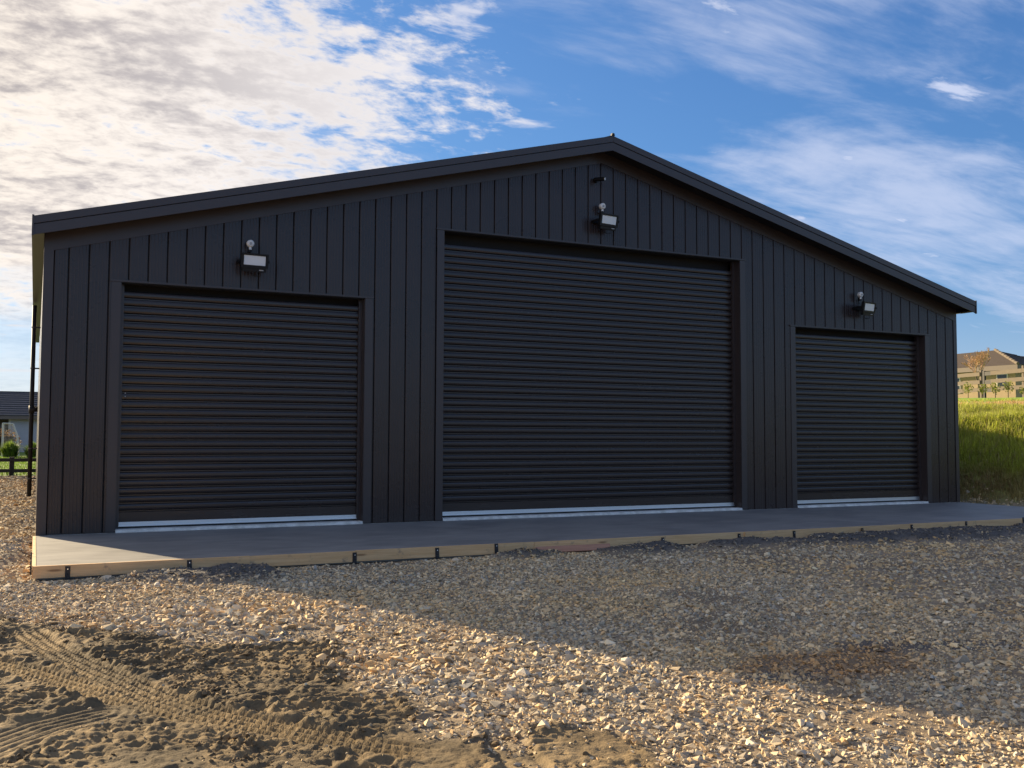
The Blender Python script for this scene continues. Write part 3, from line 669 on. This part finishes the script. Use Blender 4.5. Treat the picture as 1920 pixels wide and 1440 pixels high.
MB().tube([(0.06, -0.24, -0.02), (0.0625, -0.244, -0.0205)], 0.026, 14).build('lens', M_LENS, cb)

# ------------------------------------------------------------------ crushed rock
rng = np.random.default_rng(11)
def rock_templates(n, npts, seed):
    out = []; r_ = np.random.default_rng(seed)
    while len(out) < n:
        pts = r_.normal(size=(npts, 3)); pts /= np.linalg.norm(pts, axis=1)[:, None]; pts = np.sign(pts)*np.abs(pts)**0.8
        pts *= r_.uniform(0.8, 1.1, size=(npts, 1))
        bm = bmesh.new()
        for p in pts: bm.verts.new(p)
        bmesh.ops.convex_hull(bm, input=bm.verts)
        bmesh.ops.delete(bm, geom=[v for v in bm.verts if not v.link_faces], context='VERTS')
        bmesh.ops.triangulate(bm, faces=bm.faces); bm.verts.ensure_lookup_table(); bm.verts.index_update()
        V = np.array([v.co[:] for v in bm.verts]); Fc = np.array([[v.index for v in f.verts] for f in bm.faces])
        bm.free(); out.append((V, Fc))
    return out
def scatter(name, X, Y, size, cols, mat, templ, seed, flat=(0.45, 0.8), sink=0.25, parent=None, zoff=0.0, tiltv=0.35):
    r_ = np.random.default_rng(seed); n = len(X); Z0 = height(X, Y)
    VV = []; FF = []; CC = []; off = 0; ti = r_.integers(0, len(templ), n)
    for k, (V, Fc) in enumerate(templ):
        s = np.where(ti == k)[0]
        if not len(s): continue
        m_ = len(s); sc_ = np.c_[r_.uniform(0.75, 1.25, m_), r_.uniform(0.6, 1.0, m_), r_.uniform(*flat, m_)]*size[s, None]*0.5
        P_ = V[None]*sc_[:, None]
        a = r_.uniform(0, 6.283, m_); t1 = r_.normal(0, tiltv, m_); t2 = r_.normal(0, tiltv, m_)
        x, y, z = P_[..., 0], P_[..., 1], P_[..., 2]
        y, z = y*np.cos(t1)[:, None]-z*np.sin(t1)[:, None], y*np.sin(t1)[:, None]+z*np.cos(t1)[:, None]
        x, z = x*np.cos(t2)[:, None]-z*np.sin(t2)[:, None], x*np.sin(t2)[:, None]+z*np.cos(t2)[:, None]
        x, y = x*np.cos(a)[:, None]-y*np.sin(a)[:, None], x*np.sin(a)[:, None]+y*np.cos(a)[:, None]
        P_ = np.stack([x+X[s, None], y+Y[s, None], z+(Z0[s]+size[s]*(0.5*0.6-sink)*r_.uniform(0.3, 1.3, m_)+zoff)[:, None]], -1)
        VV.append(P_.reshape(-1, 3)); nv = len(V)
        FF.append((Fc[None]+(off+np.arange(m_)*nv)[:, None, None]).reshape(-1, 3)); off += m_*nv
        CC.append(np.repeat(cols[s], nv, 0))
    return np_mesh(name, np.concatenate(VV), np.concatenate(FF), mat, np.concatenate(CC), parent=parent)
T8 = rock_templates(22, 8, 3); T12 = rock_templates(14, 13, 4)
PAL = 1.38*np.array([(0.42,0.34,0.235),(0.36,0.305,0.225),(0.28,0.25,0.205),(0.48,0.40,0.285),(0.23,0.205,0.175),(0.38,0.275,0.165),(0.31,0.29,0.26),(0.52,0.46,0.36)])
PW = np.array([0.22, 0.18, 0.15, 0.13, 0.09, 0.10, 0.09, 0.04])
def stone_cols(X, Y, seed):
    r_ = np.random.default_rng(seed); c = PAL[r_.choice(len(PAL), len(X), p=PW)]*r_.uniform(0.75, 1.18, (len(X), 1))
    g = fbm(X*0.8, Y*0.8, 3, 121)[:, None]                     # patches of bluish rock, patches of tan rock
    c = c*np.where(g > 0, 1+g*np.array([0.22, 0.10, -0.15]), 1-g*np.array([-0.22, -0.10, 0.10]))
    r, bl = stain_mask(X, Y); c = c*(1-0.32*r[:, None]*np.array([0.6, 1, 1.3])); s = soil_mask(X, Y)[:, None]
    return np.clip(c*(1-0.35*s)*np.array([1.08, 1.0, 0.85]), 0.02, 0.9)
def region(n, x0, x1, y0, y1): return rng.uniform(x0, x1, n), rng.uniform(y0, y1, n)
GX, GY, GS = [], [], []
def put(X, Y, S, keep): GX.append(X[keep]); GY.append(Y[keep]); GS.append(S[keep])
def lognorm(n, med, sg): return np.clip(med*np.exp(rng.normal(0, sg, n)), med*0.45, med*2.6)
camx, camy = -0.05, -15.92
def inview(X, Y, marg=0.9):     # keep to the wedge a camera near the photograph's can see
    dx, dy = X-camx, Y-camy; a = np.arctan2(dx, dy); dist = np.hypot(dx, dy)
    return (a > R(-6)-marg/dist) & (a < R(62)+marg/dist) & (dist > 3.9)
def frontok(X, Y): return (Y < YF-0.05) | (X < -0.055) | (X > W+0.05)
n = 118000; X, Y = region(n, -1.6, 8.2, -13.4, -3.7)      # near zone
keep = inview(X, Y) & frontok(X, Y); D = dirt_mask(X, Y); s = soil_mask(X, Y); r, bl = stain_mask(X, Y)
pr = (1-D)*(1-0.75*s)*(1-0.5*np.maximum(r, bl))*(0.34+0.75*ss(fbm(X*1.1, Y*0.8, 4, 131), -0.32, 0.12)); keep &= rng.uniform(0, 1, n) < pr
size = lognorm(n, 0.034, 0.42)*(1+0.55*ell(X, Y, 1.55, -7.0, 1.3, 0.95)+0.35*ell(X, Y, 2.9, -9.2, 1.2, 1.1))
put(X, Y, size, keep)
n = 64000; X, Y = region(n, 4.0, 22.5, -13.4, -3.0)      # far right zone, larger step
keep = inview(X, Y) & frontok(X, Y) & ~((X < 8.2) & (Y < -3.7)); s = soil_mask(X, Y); keep &= rng.uniform(0, 1, n) < (1-0.85*s)
put(X, Y, lognorm(n, 0.046, 0.36), keep)
n = 26000; X, Y = region(n, -3.2, -0.02, -4.9, 13.9)    # strip on the left of the shed
keep = inview(X, Y, 1.6); put(X, Y, lognorm(n, 0.052, 0.33), keep)
n = 5000; X, Y = region(n, 19.2, 24, -2.6, 2.5); keep = (0.85*X+0.5*Y < 17.9+rng.uniform(-.4, .5, n)) & frontok(X, Y); put(X, Y, lognorm(n, 0.07, 0.4), keep)
n = 9000; X, Y = region(n, -1.4, 3.0, -12.8, -5.2)      # strays in the dirt
D = dirt_mask(X, Y); bA = track(X, Y, TRK_A)[0]; bB = track(X, Y, TRK_B)[0]
keep = inview(X, Y) & (D > 0.4) & (bA > 0.15) & (bB > 0.15) & (rng.uniform(0, 1, n) < 0.10+0.75*ss(1.0-D, 0, 0.6)+0.25*ss(X, 1.2, 2.4)); put(X, Y, lognorm(n, 0.021, 0.4), keep)
n = 90000; X, Y = region(n, -0.9, 7.0, -13.0, -6.0)     # fines between the stones near the camera
D = dirt_mask(X, Y); keep = inview(X, Y, 0.5) & (rng.uniform(0, 1, n) < (0.35+0.4*ss(fbm(X*1.1, Y*0.8, 4, 131), -0.32, 0.12))*(1-D)); put(X, Y, lognorm(n, 0.0145, 0.35), keep)
GX, GY, GS = map(np.concatenate, (GX, GY, GS))

gr = scatter('gravel', GX, GY, GS, stone_cols(GX, GY, 5), M_STONE, T8, 6)
tag(gr, 'crushed grey and tan rock spread in front of and beside the shed', 'gravel', kind='stuff')
# clods of soil in the bare patch
n = 42000; X, Y = region(n, -1.5, 3.2, -13.2, -4.9); D = dirt_mask(X, Y); bA = track(X, Y, TRK_A)[0]; bB = track(X, Y, TRK_B)[0]; bC = track(X, Y, TRK_C)[0]
keep = inview(X, Y) & (D > 0.35) & (bA > 0.15) & (bB > 0.15) & (bC > 0.24) & (rng.uniform(0, 1, n) < ss(fbm(X*2.1, Y*2.1, 4, 141), -0.15, 0.45)*0.9+0.05)
X, Y = X[keep], Y[keep]; S = lognorm(len(X), 0.021, 0.55)
cc = np.array([0.195, 0.142, 0.082])*rng.uniform(0.6, 1.1, (len(X), 1))
cl = scatter('soil_clods', X, Y, S, cc, M_SOIL, T12, 8, flat=(0.5, 0.9), sink=0.30); tag(cl, 'crumbly sandy soil clods in the bare patch at lower left', 'soil', kind='stuff')
# crumbs of dark spoil by the boards
n = 16000; X, Y = region(n, 1.0, 19, -5.2, -3.74); keep = soil_mask(X, Y) > 0.4; X, Y = X[keep], Y[keep]
sp_ = scatter('spoil_crumbs', X, Y, lognorm(len(X), 0.020, 0.5), np.array([0.110, 0.102, 0.096])*rng.uniform(0.6, 1.3, (len(X), 1)), M_SOIL, T8, 9, sink=0.3)
tag(sp_, 'dark crumbly spoil heaped against the formwork', 'soil', kind='stuff')

# single larger stones one can point to
BIG = [(0.70,-3.90,0.15,0,'large orange-tan stone beside first stake below slab corner'), (0.57,-4.32,0.10,0,'flat orange stone in front of slab corner, right of first stake'),
       (0.30,-4.28,0.10,3,'pale stone at foot of first stake from left corner'), (1.18,-4.62,0.09,7,'pale pointed stone alone on dark spoil in front of second stake'),
       (0.98,-4.05,0.10,5,'brown stone under formwork board between first and second stakes'), (4.90,-4.02,0.13,0,'tan stone below board near fourth stake'),
       (3.05,-4.05,0.11,2,'grey stone below short formwork board'),
       (2.20,-6.62,0.12,3,'bright pale stone in sunlit rock near shadow edge, upper centre left'), (1.72,-7.90,0.13,6,'grey boulder at lower edge of sunlit rock pile above tyre tracks'),
       (1.40,-7.86,0.09,2,'small grey stone beside grey boulder at edge of rock pile'), (0.93,-7.28,0.10,3,'pale stone at left edge of rock pile above dirt'),
       (2.32,-7.72,0.12,3,'blocky cream stone at tip of rock pile, centre left'), (3.08,-9.66,0.12,3,'upright cream stone in middle of sunlit rock'),
       (2.70,-10.15,0.12,0,'long tan stone lying below middle of sunlit rock'), (2.79,-10.05,0.10,7,'pale angular stone leaning on long tan stone'),
       (3.92,-9.66,0.13,7,'pointed white stone standing at shadow edge'), (3.86,-9.50,0.07,3,'small white stone left of pointed white stone'),
       (2.57,-10.92,0.10,3,'flat cream stone above bare sandy patch at bottom centre'), (2.33,-10.69,0.07,7,'small flat white stone left of flat cream stone'),
       (6.20,-10.70,0.12,2,'rounded grey stone in shade right of rusty stain'), (5.45,-11.62,0.09,5,'orange-tan stone in sunlight at right edge'),
       (4.90,-11.80,0.11,0,'round tan stone at shadow edge near right side'), (4.02,-11.40,0.09,3,'pale stone in sunlit rock at lower right'),
       (6.13,-9.72,0.10,4,'dark grey stone in shaded rock at right'), (6.84,-8.00,0.11,2,'flat grey stone in shaded rock, right of centre')]
for i, (x, y, s, ci, lab) in enumerate(BIG):
    X1, Y1 = np.array([x]), np.array([y])
    o = scatter('stone', X1, Y1, np.array([s]), PAL[[ci]]*1.05, M_STONE, [T12[i % len(T12)]], 50+i, flat=(0.6, 0.95), sink=0.18, tiltv=0.25)
    tag(o, lab, 'stone', 'larger stones lying about')

# ------------------------------------------------------------------ vegetation helpers
def blades(name, X, Y, hgt, wid, cols, lean=0.35, seed=1, parent=None, per=3, Z0=None):
    """grass blades: each a bent two-piece strip"""
    r_ = np.random.default_rng(seed); n = len(X); Z0 = height(X, Y, False) if Z0 is None else Z0
    X = np.repeat(X, per)+r_.normal(0, 0.03, n*per); Y = np.repeat(Y, per)+r_.normal(0, 0.03, n*per); Z0 = np.repeat(Z0, per)
    h = np.repeat(hgt, per)*r_.uniform(0.5, 1.2, n*per); C_ = np.repeat(cols, per, 0)*r_.uniform(0.7, 1.3, (n*per, 1)); N = n*per
    a = r_.uniform(0, 6.283, N); l = np.abs(r_.normal(0, lean, N)); dx, dy = np.cos(a), np.sin(a); w_ = wid*r_.uniform(0.6, 1.3, N)
    V = np.zeros((N, 5, 3)); 
    V[:, 0] = np.c_[X-dy*w_/2, Y+dx*w_/2, Z0-0.02]; V[:, 1] = np.c_[X+dy*w_/2, Y-dx*w_/2, Z0-0.02]
    mx, my, mz = X+dx*l*h*0.35, Y+dy*l*h*0.35, Z0+h*0.6
    V[:, 2] = np.c_[mx+dy*w_*0.4, my-dx*w_*0.4, mz]; V[:, 3] = np.c_[mx-dy*w_*0.4, my+dx*w_*0.4, mz]; V[:, 4] = np.c_[X+dx*l*h, Y+dy*l*h, Z0+h*(1-0.3*l)]
    b = np.arange(N)*5; F_ = np.concatenate([np.c_[b, b+1, b+2], np.c_[b, b+2, b+3], np.c_[b+3, b+2, b+4]])
    return np_mesh(name, V.reshape(-1, 3), F_, M_LEAF, np.repeat(C_, 5, 0), parent=parent)
def leaf_cloud(name, ctr, rad, n, size, c0, c1, seed, parent=None, shell=0.35, gaps=0.0):
    r_ = np.random.default_rng(seed); d_ = r_.normal(size=(n, 3)); d_ /= np.linalg.norm(d_, axis=1)[:, None]
    rr = (shell+(1-shell)*r_.uniform(0, 1, n)**0.5); lump = 1+0.35*fbm(d_[:, 0]*2.2+seed, d_[:, 1]*2.2+d_[:, 2]*2.0, 3, seed)
    P_ = np.array(ctr)+d_*rr[:, None]*lump[:, None]*np.array(rad)
    u = r_.normal(size=(n, 3)); u /= np.linalg.norm(u, axis=1)[:, None]; v = np.cross(u, r_.normal(size=(n, 3))); v /= np.linalg.norm(v, axis=1)[:, None]
    s = size*r_.uniform(0.6, 1.3, (n, 1)); V = np.stack([P_-u*s, P_+v*s*0.5, P_+u*s, P_-v*s*0.5], 1)
    b = np.arange(n)*4; F_ = np.c_[b, b+1, b+2, b+3]; t = r_.uniform(0, 1, (n, 1)); C_ = (np.array(c0)*(1-t)+np.array(c1)*t)
    return np_mesh(name, V.reshape(-1, 3), F_, M_LEAF, np.repeat(C_, 4, 0), parent=parent)

# grass on the bank
n = 30000; X, Y = region(n, 19.6, 44, -4, 24); q = 0.85*X+0.5*Y; dx, dy = X-camx, Y-camy; az = np.arctan2(dx, dy)
keep = (q > 17.9+rng.normal(0, 0.3, n)) & (q < 35.3) & (az > R(46.5)) & (az < R(56)); 
keep &= rng.uniform(0, 1, n) < np.where(q < 24, 1.0, 0.75); X, Y, q = X[keep], Y[keep], q[keep]
X2, Y2 = region(26000, 19.6, 27, -2, 8); q2 = 0.85*X2+0.5*Y2; az2 = np.arctan2(X2-camx, Y2-camy); k2 = (q2 > 17.9+rng.normal(0, 0.25, 26000)) & (q2 < 25) & (az2 > R(47)) & (az2 < R(55))
X, Y, q = np.r_[X, X2[k2]], np.r_[Y, Y2[k2]], np.r_[q, q2[k2]]
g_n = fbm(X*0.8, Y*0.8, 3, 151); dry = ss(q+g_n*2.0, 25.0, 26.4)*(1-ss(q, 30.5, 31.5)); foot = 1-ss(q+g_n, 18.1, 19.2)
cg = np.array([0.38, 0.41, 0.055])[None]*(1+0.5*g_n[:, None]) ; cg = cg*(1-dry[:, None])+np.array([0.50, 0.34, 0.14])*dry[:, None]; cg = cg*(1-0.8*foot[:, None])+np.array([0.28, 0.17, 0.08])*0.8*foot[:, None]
st = rng.uniform(0, 1, len(X)) < 0.16; cg[st] = np.array([0.42, 0.36, 0.13])
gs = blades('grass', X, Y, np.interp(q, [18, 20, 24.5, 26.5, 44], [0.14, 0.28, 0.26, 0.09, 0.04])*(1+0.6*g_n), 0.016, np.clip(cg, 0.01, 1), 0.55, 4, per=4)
tag(gs, 'long green grass with dry tufts covering the bank right of the shed', 'grass', kind='stuff')
X, Y = region(9000, -4.5, 3, 13.9, 34); gn = fbm(X*0.7, Y*0.7, 3, 155)[:, None]
gl = blades('lawn_grass', X, Y, np.full(len(X), 0.07), 0.02, np.array([0.13, 0.21, 0.03])*(1+0.4*gn), 0.4, 5, per=2); tag(gl, 'bright green lawn beyond the black rail fence at left', 'grass', kind='stuff')

# ------------------------------------------------------------------ left background: rail fence, shrubs, goal, house
fz = lambda x, y: float(height(np.array([x]), np.array([y]), False)[0])
fa = empty('rail_fence', (-0.6, 14.3, fz(-0.6, 14.3)), R(3), 'black three rail timber fence at far end of gravel left of shed', 'fence')
for x in (-6.2, -4.1, -2.05, 0.0, 2.05, 4.1):
    MB().box(x-0.062, x+0.062, -0.05, 0.05, -0.6, 0.50).build('post', M_FENCEDK, fa, bevel=0.004)
for zz in (0.37, 0.08, -0.22):
    for x in (-6.2, -4.1, -2.05, 0.0, 2.05):
        dz = 0.015*math.sin(x*3+zz); MB().hull8([(x+.004,-0.09,zz),(x+2.046,-0.09,zz+dz),(x+2.046,-0.052,zz+dz),(x+.004,-0.052,zz),(x+.004,-0.09,zz+0.095),(x+2.046,-0.09,zz+0.095+dz),(x+2.046,-0.052,zz+0.095+dz),(x+.004,-0.052,zz+0.095)]).build('rail', M_FENCEDK, fa)
for (x, y, h_, w_, lab, sd) in ((-1.02, 33, 0.62, 0.42, 'round fluffy green shrub behind black fence at left', 1), (-0.10, 32.5, 0.58, 0.36, 'green grassy shrub behind black fence beside shed corner', 2), (-2.6, 33.4, 0.6, 0.4, 'green shrub behind black fence, farthest left of frame', 3)):
    s = empty('shrub', (x, y, fz(x, y)), 0, lab, 'shrub', 'shrubs behind the black fence')
    nb = 700; r_ = np.random.default_rng(sd); a = r_.uniform(0, 6.283, nb); rr = w_*np.sqrt(r_.uniform(0, 1, nb))*0.5
    o = blades('foliage', np.cos(a)*rr, np.sin(a)*rr, h_*(1.25-0.6*(rr/w_)), 0.03, np.tile([0.17, 0.25, 0.035], (nb, 1)), 0.6, 20+sd, parent=s, per=3, Z0=np.zeros(nb))
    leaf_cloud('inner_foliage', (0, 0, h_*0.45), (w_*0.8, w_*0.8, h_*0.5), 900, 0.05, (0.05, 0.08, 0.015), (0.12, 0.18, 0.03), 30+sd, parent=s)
gz = fz(-1.1, 34)
goal = empty('goal', (-1.12, 34.2, gz), 0, 'white framed sports goal with net in front of pale house', 'goal')
pts = [(-0.25, 0, 0), (-0.25, 0, 1.52), (0.16, 0, 1.50), (0.36, 0, 0.9), (0.42, 0, 0)]
MB().tube(pts[:2], 0.030, 8).build('post', M_WHITE, goal); MB().tube([pts[1], pts[2]], 0.026, 8).build('crossbar', M_WHITE, goal); MB().tube(pts[2:], 0.026, 8).build('back_stay', M_WHITE, goal)
MB().tube([(-0.25, 1.6, 0), (-0.25, 1.6, 1.52), (0.16, 1.6, 1.50), (0.36, 1.6, 0.9), (0.42, 1.6, 0)], 0.026, 8).tube([(-0.25, 0, 1.52), (-0.25, 1.6, 1.52)], 0.026, 8).build('far_frame', M_WHITE, goal)
nt = MB()
for i in range(12):
    x = -0.24+i*0.055; top = 1.5 if x < 0.16 else 1.5-(x-0.16)*2.9
    nt.tube([(x, 0.01, 0.02), (x+0.004, 0.03, top*0.5), (x, 0.01, max(top, 0.2))], 0.004, 4, False)
for i in range(22):
    z = 0.05+i*0.067; xr = 0.16+(1.5-z)/2.9 if z > 0.9 else 0.40
    nt.tube([(-0.25, 0.01, z), (0.1, 0.04, z-0.02), (xr, 0.01, z)], 0.004, 4, False)
nt.build('net', M_NET, goal)
# house on the left
HZ = fz(-1, 44)
hl = empty('pale_house', (-0.3, 44.0, HZ), 0, 'pale grey clad neighbouring building with charcoal tiled roof behind shed at left', 'house')
MB().box(-1.35+0.42, 1.9, 0.0, 6, -0.1, 1.93).build('wall', M_WALLW, hl)
for i in range(7): MB().box(-0.90+i*0.42, -0.885+i*0.42, -0.012, 0.0, 0.0, 1.90).build('wall_batten', M_WALLW, hl)
MB().box(-1.05, -0.93, -0.03, 0.09, -0.1, 1.93).build('veranda_post', M_WHITE, hl)
MB().box(-7.5, -0.95, 3.2, 6, -0.1, 1.93).build('rear_wall', M_FASCIA, hl)
MB().box(-7.6, 2.3, -0.42, -0.30, 1.78, 1.98).build('fascia', M_FASCIA, hl)
rf = MB(); nrow = 11
for i in range(nrow):
    y0, y1 = -0.45+i*0.34, -0.45+(i+1)*0.34; z0 = 1.97+i*0.128; 
    rf.quad((-7.7, y0, z0), (2.4, y0, z0), (2.4, y0, z0+0.055), (-7.7, y0, z0+0.055)); rf.quad((-7.7, y0, z0+0.055), (2.4, y0, z0+0.055), (2.4, y1, z0+0.128), (-7.7, y1, z0+0.128))
rf.quad((-7.7, 3.29, 3.38), (2.4, 3.29, 3.38), (2.4, 7, 2.0), (-7.7, 7, 2.0)); rf.build('roof', M_ROOFDK, hl)
MB().box(-7.7, 2.4, 3.2, 3.4, 3.36, 3.43).build('ridge', M_ROOFDK, hl)
MB().box(-6.5, -1.2, 3.16, 3.199, 0.3, 1.5).build('window', M_GLASS, hl)
hg = empty('brown_hedge', (-2.6, 39, fz(-2.6, 39)), 0, 'dry brown hedge behind white goal at far left', 'hedge')
MB().box(-1.6, 1.6, -0.3, 0.3, 0, 0.9).build('core', M_HEDGE, hg); leaf_cloud('foliage', (0, 0, 0.65), (1.8, 0.5, 0.75), 3500, 0.05, (0.10, 0.06, 0.03), (0.24, 0.16, 0.08), 61, parent=hg)

# ------------------------------------------------------------------ right background: fence, saplings, hedge, tree, house
P0 = Vector((42.10, 17.83, 0)); P1 = Vector((41.56, 15.10, 0)); dirf = (P1-P0).normalized(); sp = (P1-P0).length
ang = math.atan2(dirf.y, dirf.x); gz0 = 3.54
fb = empty('paddock_fence', (P0.x, P0.y, gz0), ang, 'weathered grey timber rail fence along top of grass bank at right', 'fence')
for k in range(-3, 5): MB().box(k*sp-0.06, k*sp+0.06, 0, 0.12, -0.6, 1.30+0.05*(k % 2)).build('post', M_FENCEGR, fb)
for k in range(-3, 4):
    for zz in (0.24, 0.62, 1.02):
        if k == 0:
            MB().box(k*sp+0.75, (k+1)*sp-0.003, -0.045, -0.002, zz, zz+0.19).build('rail', M_FENCEGR, fb)
        else: MB().box(k*sp+0.003, (k+1)*sp-0.003, -0.045, -0.002, zz, zz+0.19).build('rail', M_FENCEGR, fb)
gt = empty('dark_gate_panel', (P0.x, P0.y, gz0), ang, 'short dark timber hurdle beside grey fence post on bank', 'gate')
MB().box(0.12, 0.25, 0.02, 0.12, -0.1, 1.26).build('post', M_FENCEDK, gt)
for zz in (1.02, 0.60, 0.20): MB().box(0.253, 0.74, 0.03, 0.09, zz, zz+0.19).build('rail', M_FENCEDK, gt)
def sapling(x, y, z, h_, seed, lab):
    s = empty('sapling', (x, y, z), 0, lab, 'young tree', 'young trees in front of the paddock fence')
    MB().tube([(0, 0, -0.1), (0.01, 0, h_*0.5), (0, 0.01, h_*0.9)], 0.022, 6, r1=0.01).build('stem', M_BARK, s)
    leaf_cloud('foliage', (0, 0, h_*0.68), (0.25, 0.25, h_*0.40), 150, 0.05, (0.14, 0.17, 0.025), (0.33, 0.34, 0.06), seed, parent=s, shell=0.0)
SAPL = [(39.04,16.06,0.72,'leftmost young leafy tree in front of grey fence beside shed wall'),(39.43,15.57,0.66,'young leafy tree in front of dark hurdle'),(39.75,15.17,0.70,'young leafy tree right of dark hurdle'),(40.07,14.75,0.76,'tallest young leafy tree before grey fence'),(40.48,14.22,0.52,'young leafy tree beside right fence post at frame edge')]
for i, (x, y, h_, lab) in enumerate(SAPL): sapling(x, y, fz(x, y), h_, 80+i, lab)
hd = empty('clipped_hedge', (44.3, 15.2, 3.5), ang, 'low clipped green hedge behind grey fence in front of brown house', 'hedge')
MB().box(-1.0, 1.9, -0.3, 0.3, 0, 0.62).build('core', M_HEDGE, hd)
leaf_cloud('foliage', (0.45, 0, 0.60), (1.6, 0.4, 0.20), 3000, 0.05, (0.06, 0.11, 0.02), (0.16, 0.24, 0.04), 91, parent=hd)
def bare_tree(loc, h_, seed, lab):
    t = empty('bare_tree', loc, 0, lab, 'tree'); r_ = random.Random(seed); tr = MB(); tw = MB()
    def grow_(p, dvec, L, rad, depth):
        q = p + dvec*L + Vector((r_.uniform(-1, 1), r_.uniform(-1, 1), 0))*L*0.08
        (tr if depth < 2 else tw).tube([p, (p+q)/2+Vector((r_.uniform(-1,1), r_.uniform(-1,1), 0))*L*0.04, q], rad, 5, False, r1=rad*0.6)
        if depth >= 5: return
        for _ in range(4 if depth in (0, 1) else 3):
            nd = (dvec + Vector((r_.uniform(-1, 1), r_.uniform(-1, 1), r_.uniform(-0.1, 0.7)))*0.62).normalized(); grow_(q, nd, L*r_.uniform(0.55, 0.8), max(rad*0.6, 0.012), depth+1)
    grow_(Vector((0, 0, -0.1)), Vector((0, 0, 1)), h_*0.30, 0.07, 0)
    tr.build('trunk', M_BARK, t, smooth=True); tw.build('crown', M_TWIG, t, fix=False)
bare_tree((46.8, 21.7, 3.5), 3.3, 5, 'bare orange twigged tree in front of brown roofed house')
0 and bare_tree((47.3, 20.7, 3.5), 2.2, 9, 'smaller bare twigged shrub right of bare tree before brown roofed house')
# house on the right, square on to the view
hx, hy, hz = 59.2, 30.3, 3.7
hr = empty('brown_roofed_house', (hx, hy, hz), R(-85), 'single storey beige house with brown tiled hip roof at top right', 'house')
A = (0, 0, 3.83); E1 = (2.71, -1.76, 2.62)
rm = MB()
def course(mb_, a, b, c_, d_, nrows, lift=0.03):   # a-b eave line, d-c ridge line
    a, b, c_, d_ = map(Vector, (a, b, c_, d_))
    for i in range(nrows):
        t0, t1 = i/nrows, (i+1)/nrows; p0, p1 = a.lerp(d_, t0), b.lerp(c_, t0); q0, q1 = a.lerp(d_, t1), b.lerp(c_, t1); up_ = Vector((0, 0, lift))
        mb_.quad(p0, p1, p1+up_, p0+up_); mb_.quad(p0+up_, p1+up_, q1, q0)
course(rm, (-11, -1.76, 2.62), E1, A, (-8, 0, 3.70), 12)
course(rm, E1, (2.71, 2.2, 2.62), (0.35, 1.6, 3.60), A, 12)
course(rm, (2.71, 2.203, 2.60), (2.71, 9.0, 2.60), (-0.4, 9.0, 3.62), (-0.4, 2.203, 3.62), 12)
rm.quad((-8, 0, 3.70), A, (-0.4, 2.2, 3.62), (-0.4, 9, 3.62), (-6, 9, 2.5), (-11, 2, 2.5)).quad((-11, -1.76, 2.62), (-8, 0, 3.7), (-11, 2, 2.5))
rm.build('roof', M_ROOFBR, hr)
hb = MB()
for i in range(9):
    a = Vector(A).lerp(Vector(E1), i/9); b = Vector(A).lerp(Vector(E1), (i+1)/9); hb.tube([a+Vector((0, 0, 0.03)), b+Vector((0, 0, 0.06))], 0.10, 8)
hb.build('hip_tiles', M_FENCEGR, hr)
MB().box(-11.0, 2.69, -1.78, -1.70, 2.30, 2.615).box(2.63, 2.70, -1.69, 9, 2.30, 2.60).build('fascia', M_FASCIA, hr)
MB().box(-10.6, 2.2, -1.25, 1.5, -0.6, 2.30).build('wall', M_WALLBG, hr); MB().box(0.0, 2.2, 1.51, 8.8, -0.6, 2.30).build('wall', M_WALLBG, hr)
for (x0, x1, z0, z1) in ((-6.6, -5.2, 0.7, 2.0), (-3.0, -1.8, 0.9, 2.0), (0.9, 1.7, 1.1, 2.1)):
    wn = MB().box(x0, x1, -1.31, -1.251, z0, z1).build('window', M_WHITE, hr)
    MB().box(x0+0.07, x1-0.07, -1.325, -1.311, z0+0.07, (z0+z1)/2-0.03).build('pane', M_GLASS, wn); MB().box(x0+0.07, x1-0.07, -1.325, -1.311, (z0+z1)/2+0.03, z1-0.07).build('pane', M_GLASS, wn)
wn = MB().box(2.201, 2.25, -0.6, 3.0, 1.0, 2.1).build('window', M_WHITE, hr)
for i in range(3): MB().box(2.251, 2.265, -0.5+i*1.17, 0.58+i*1.17, 1.08, 2.02).build('pane', M_GLASS, wn)
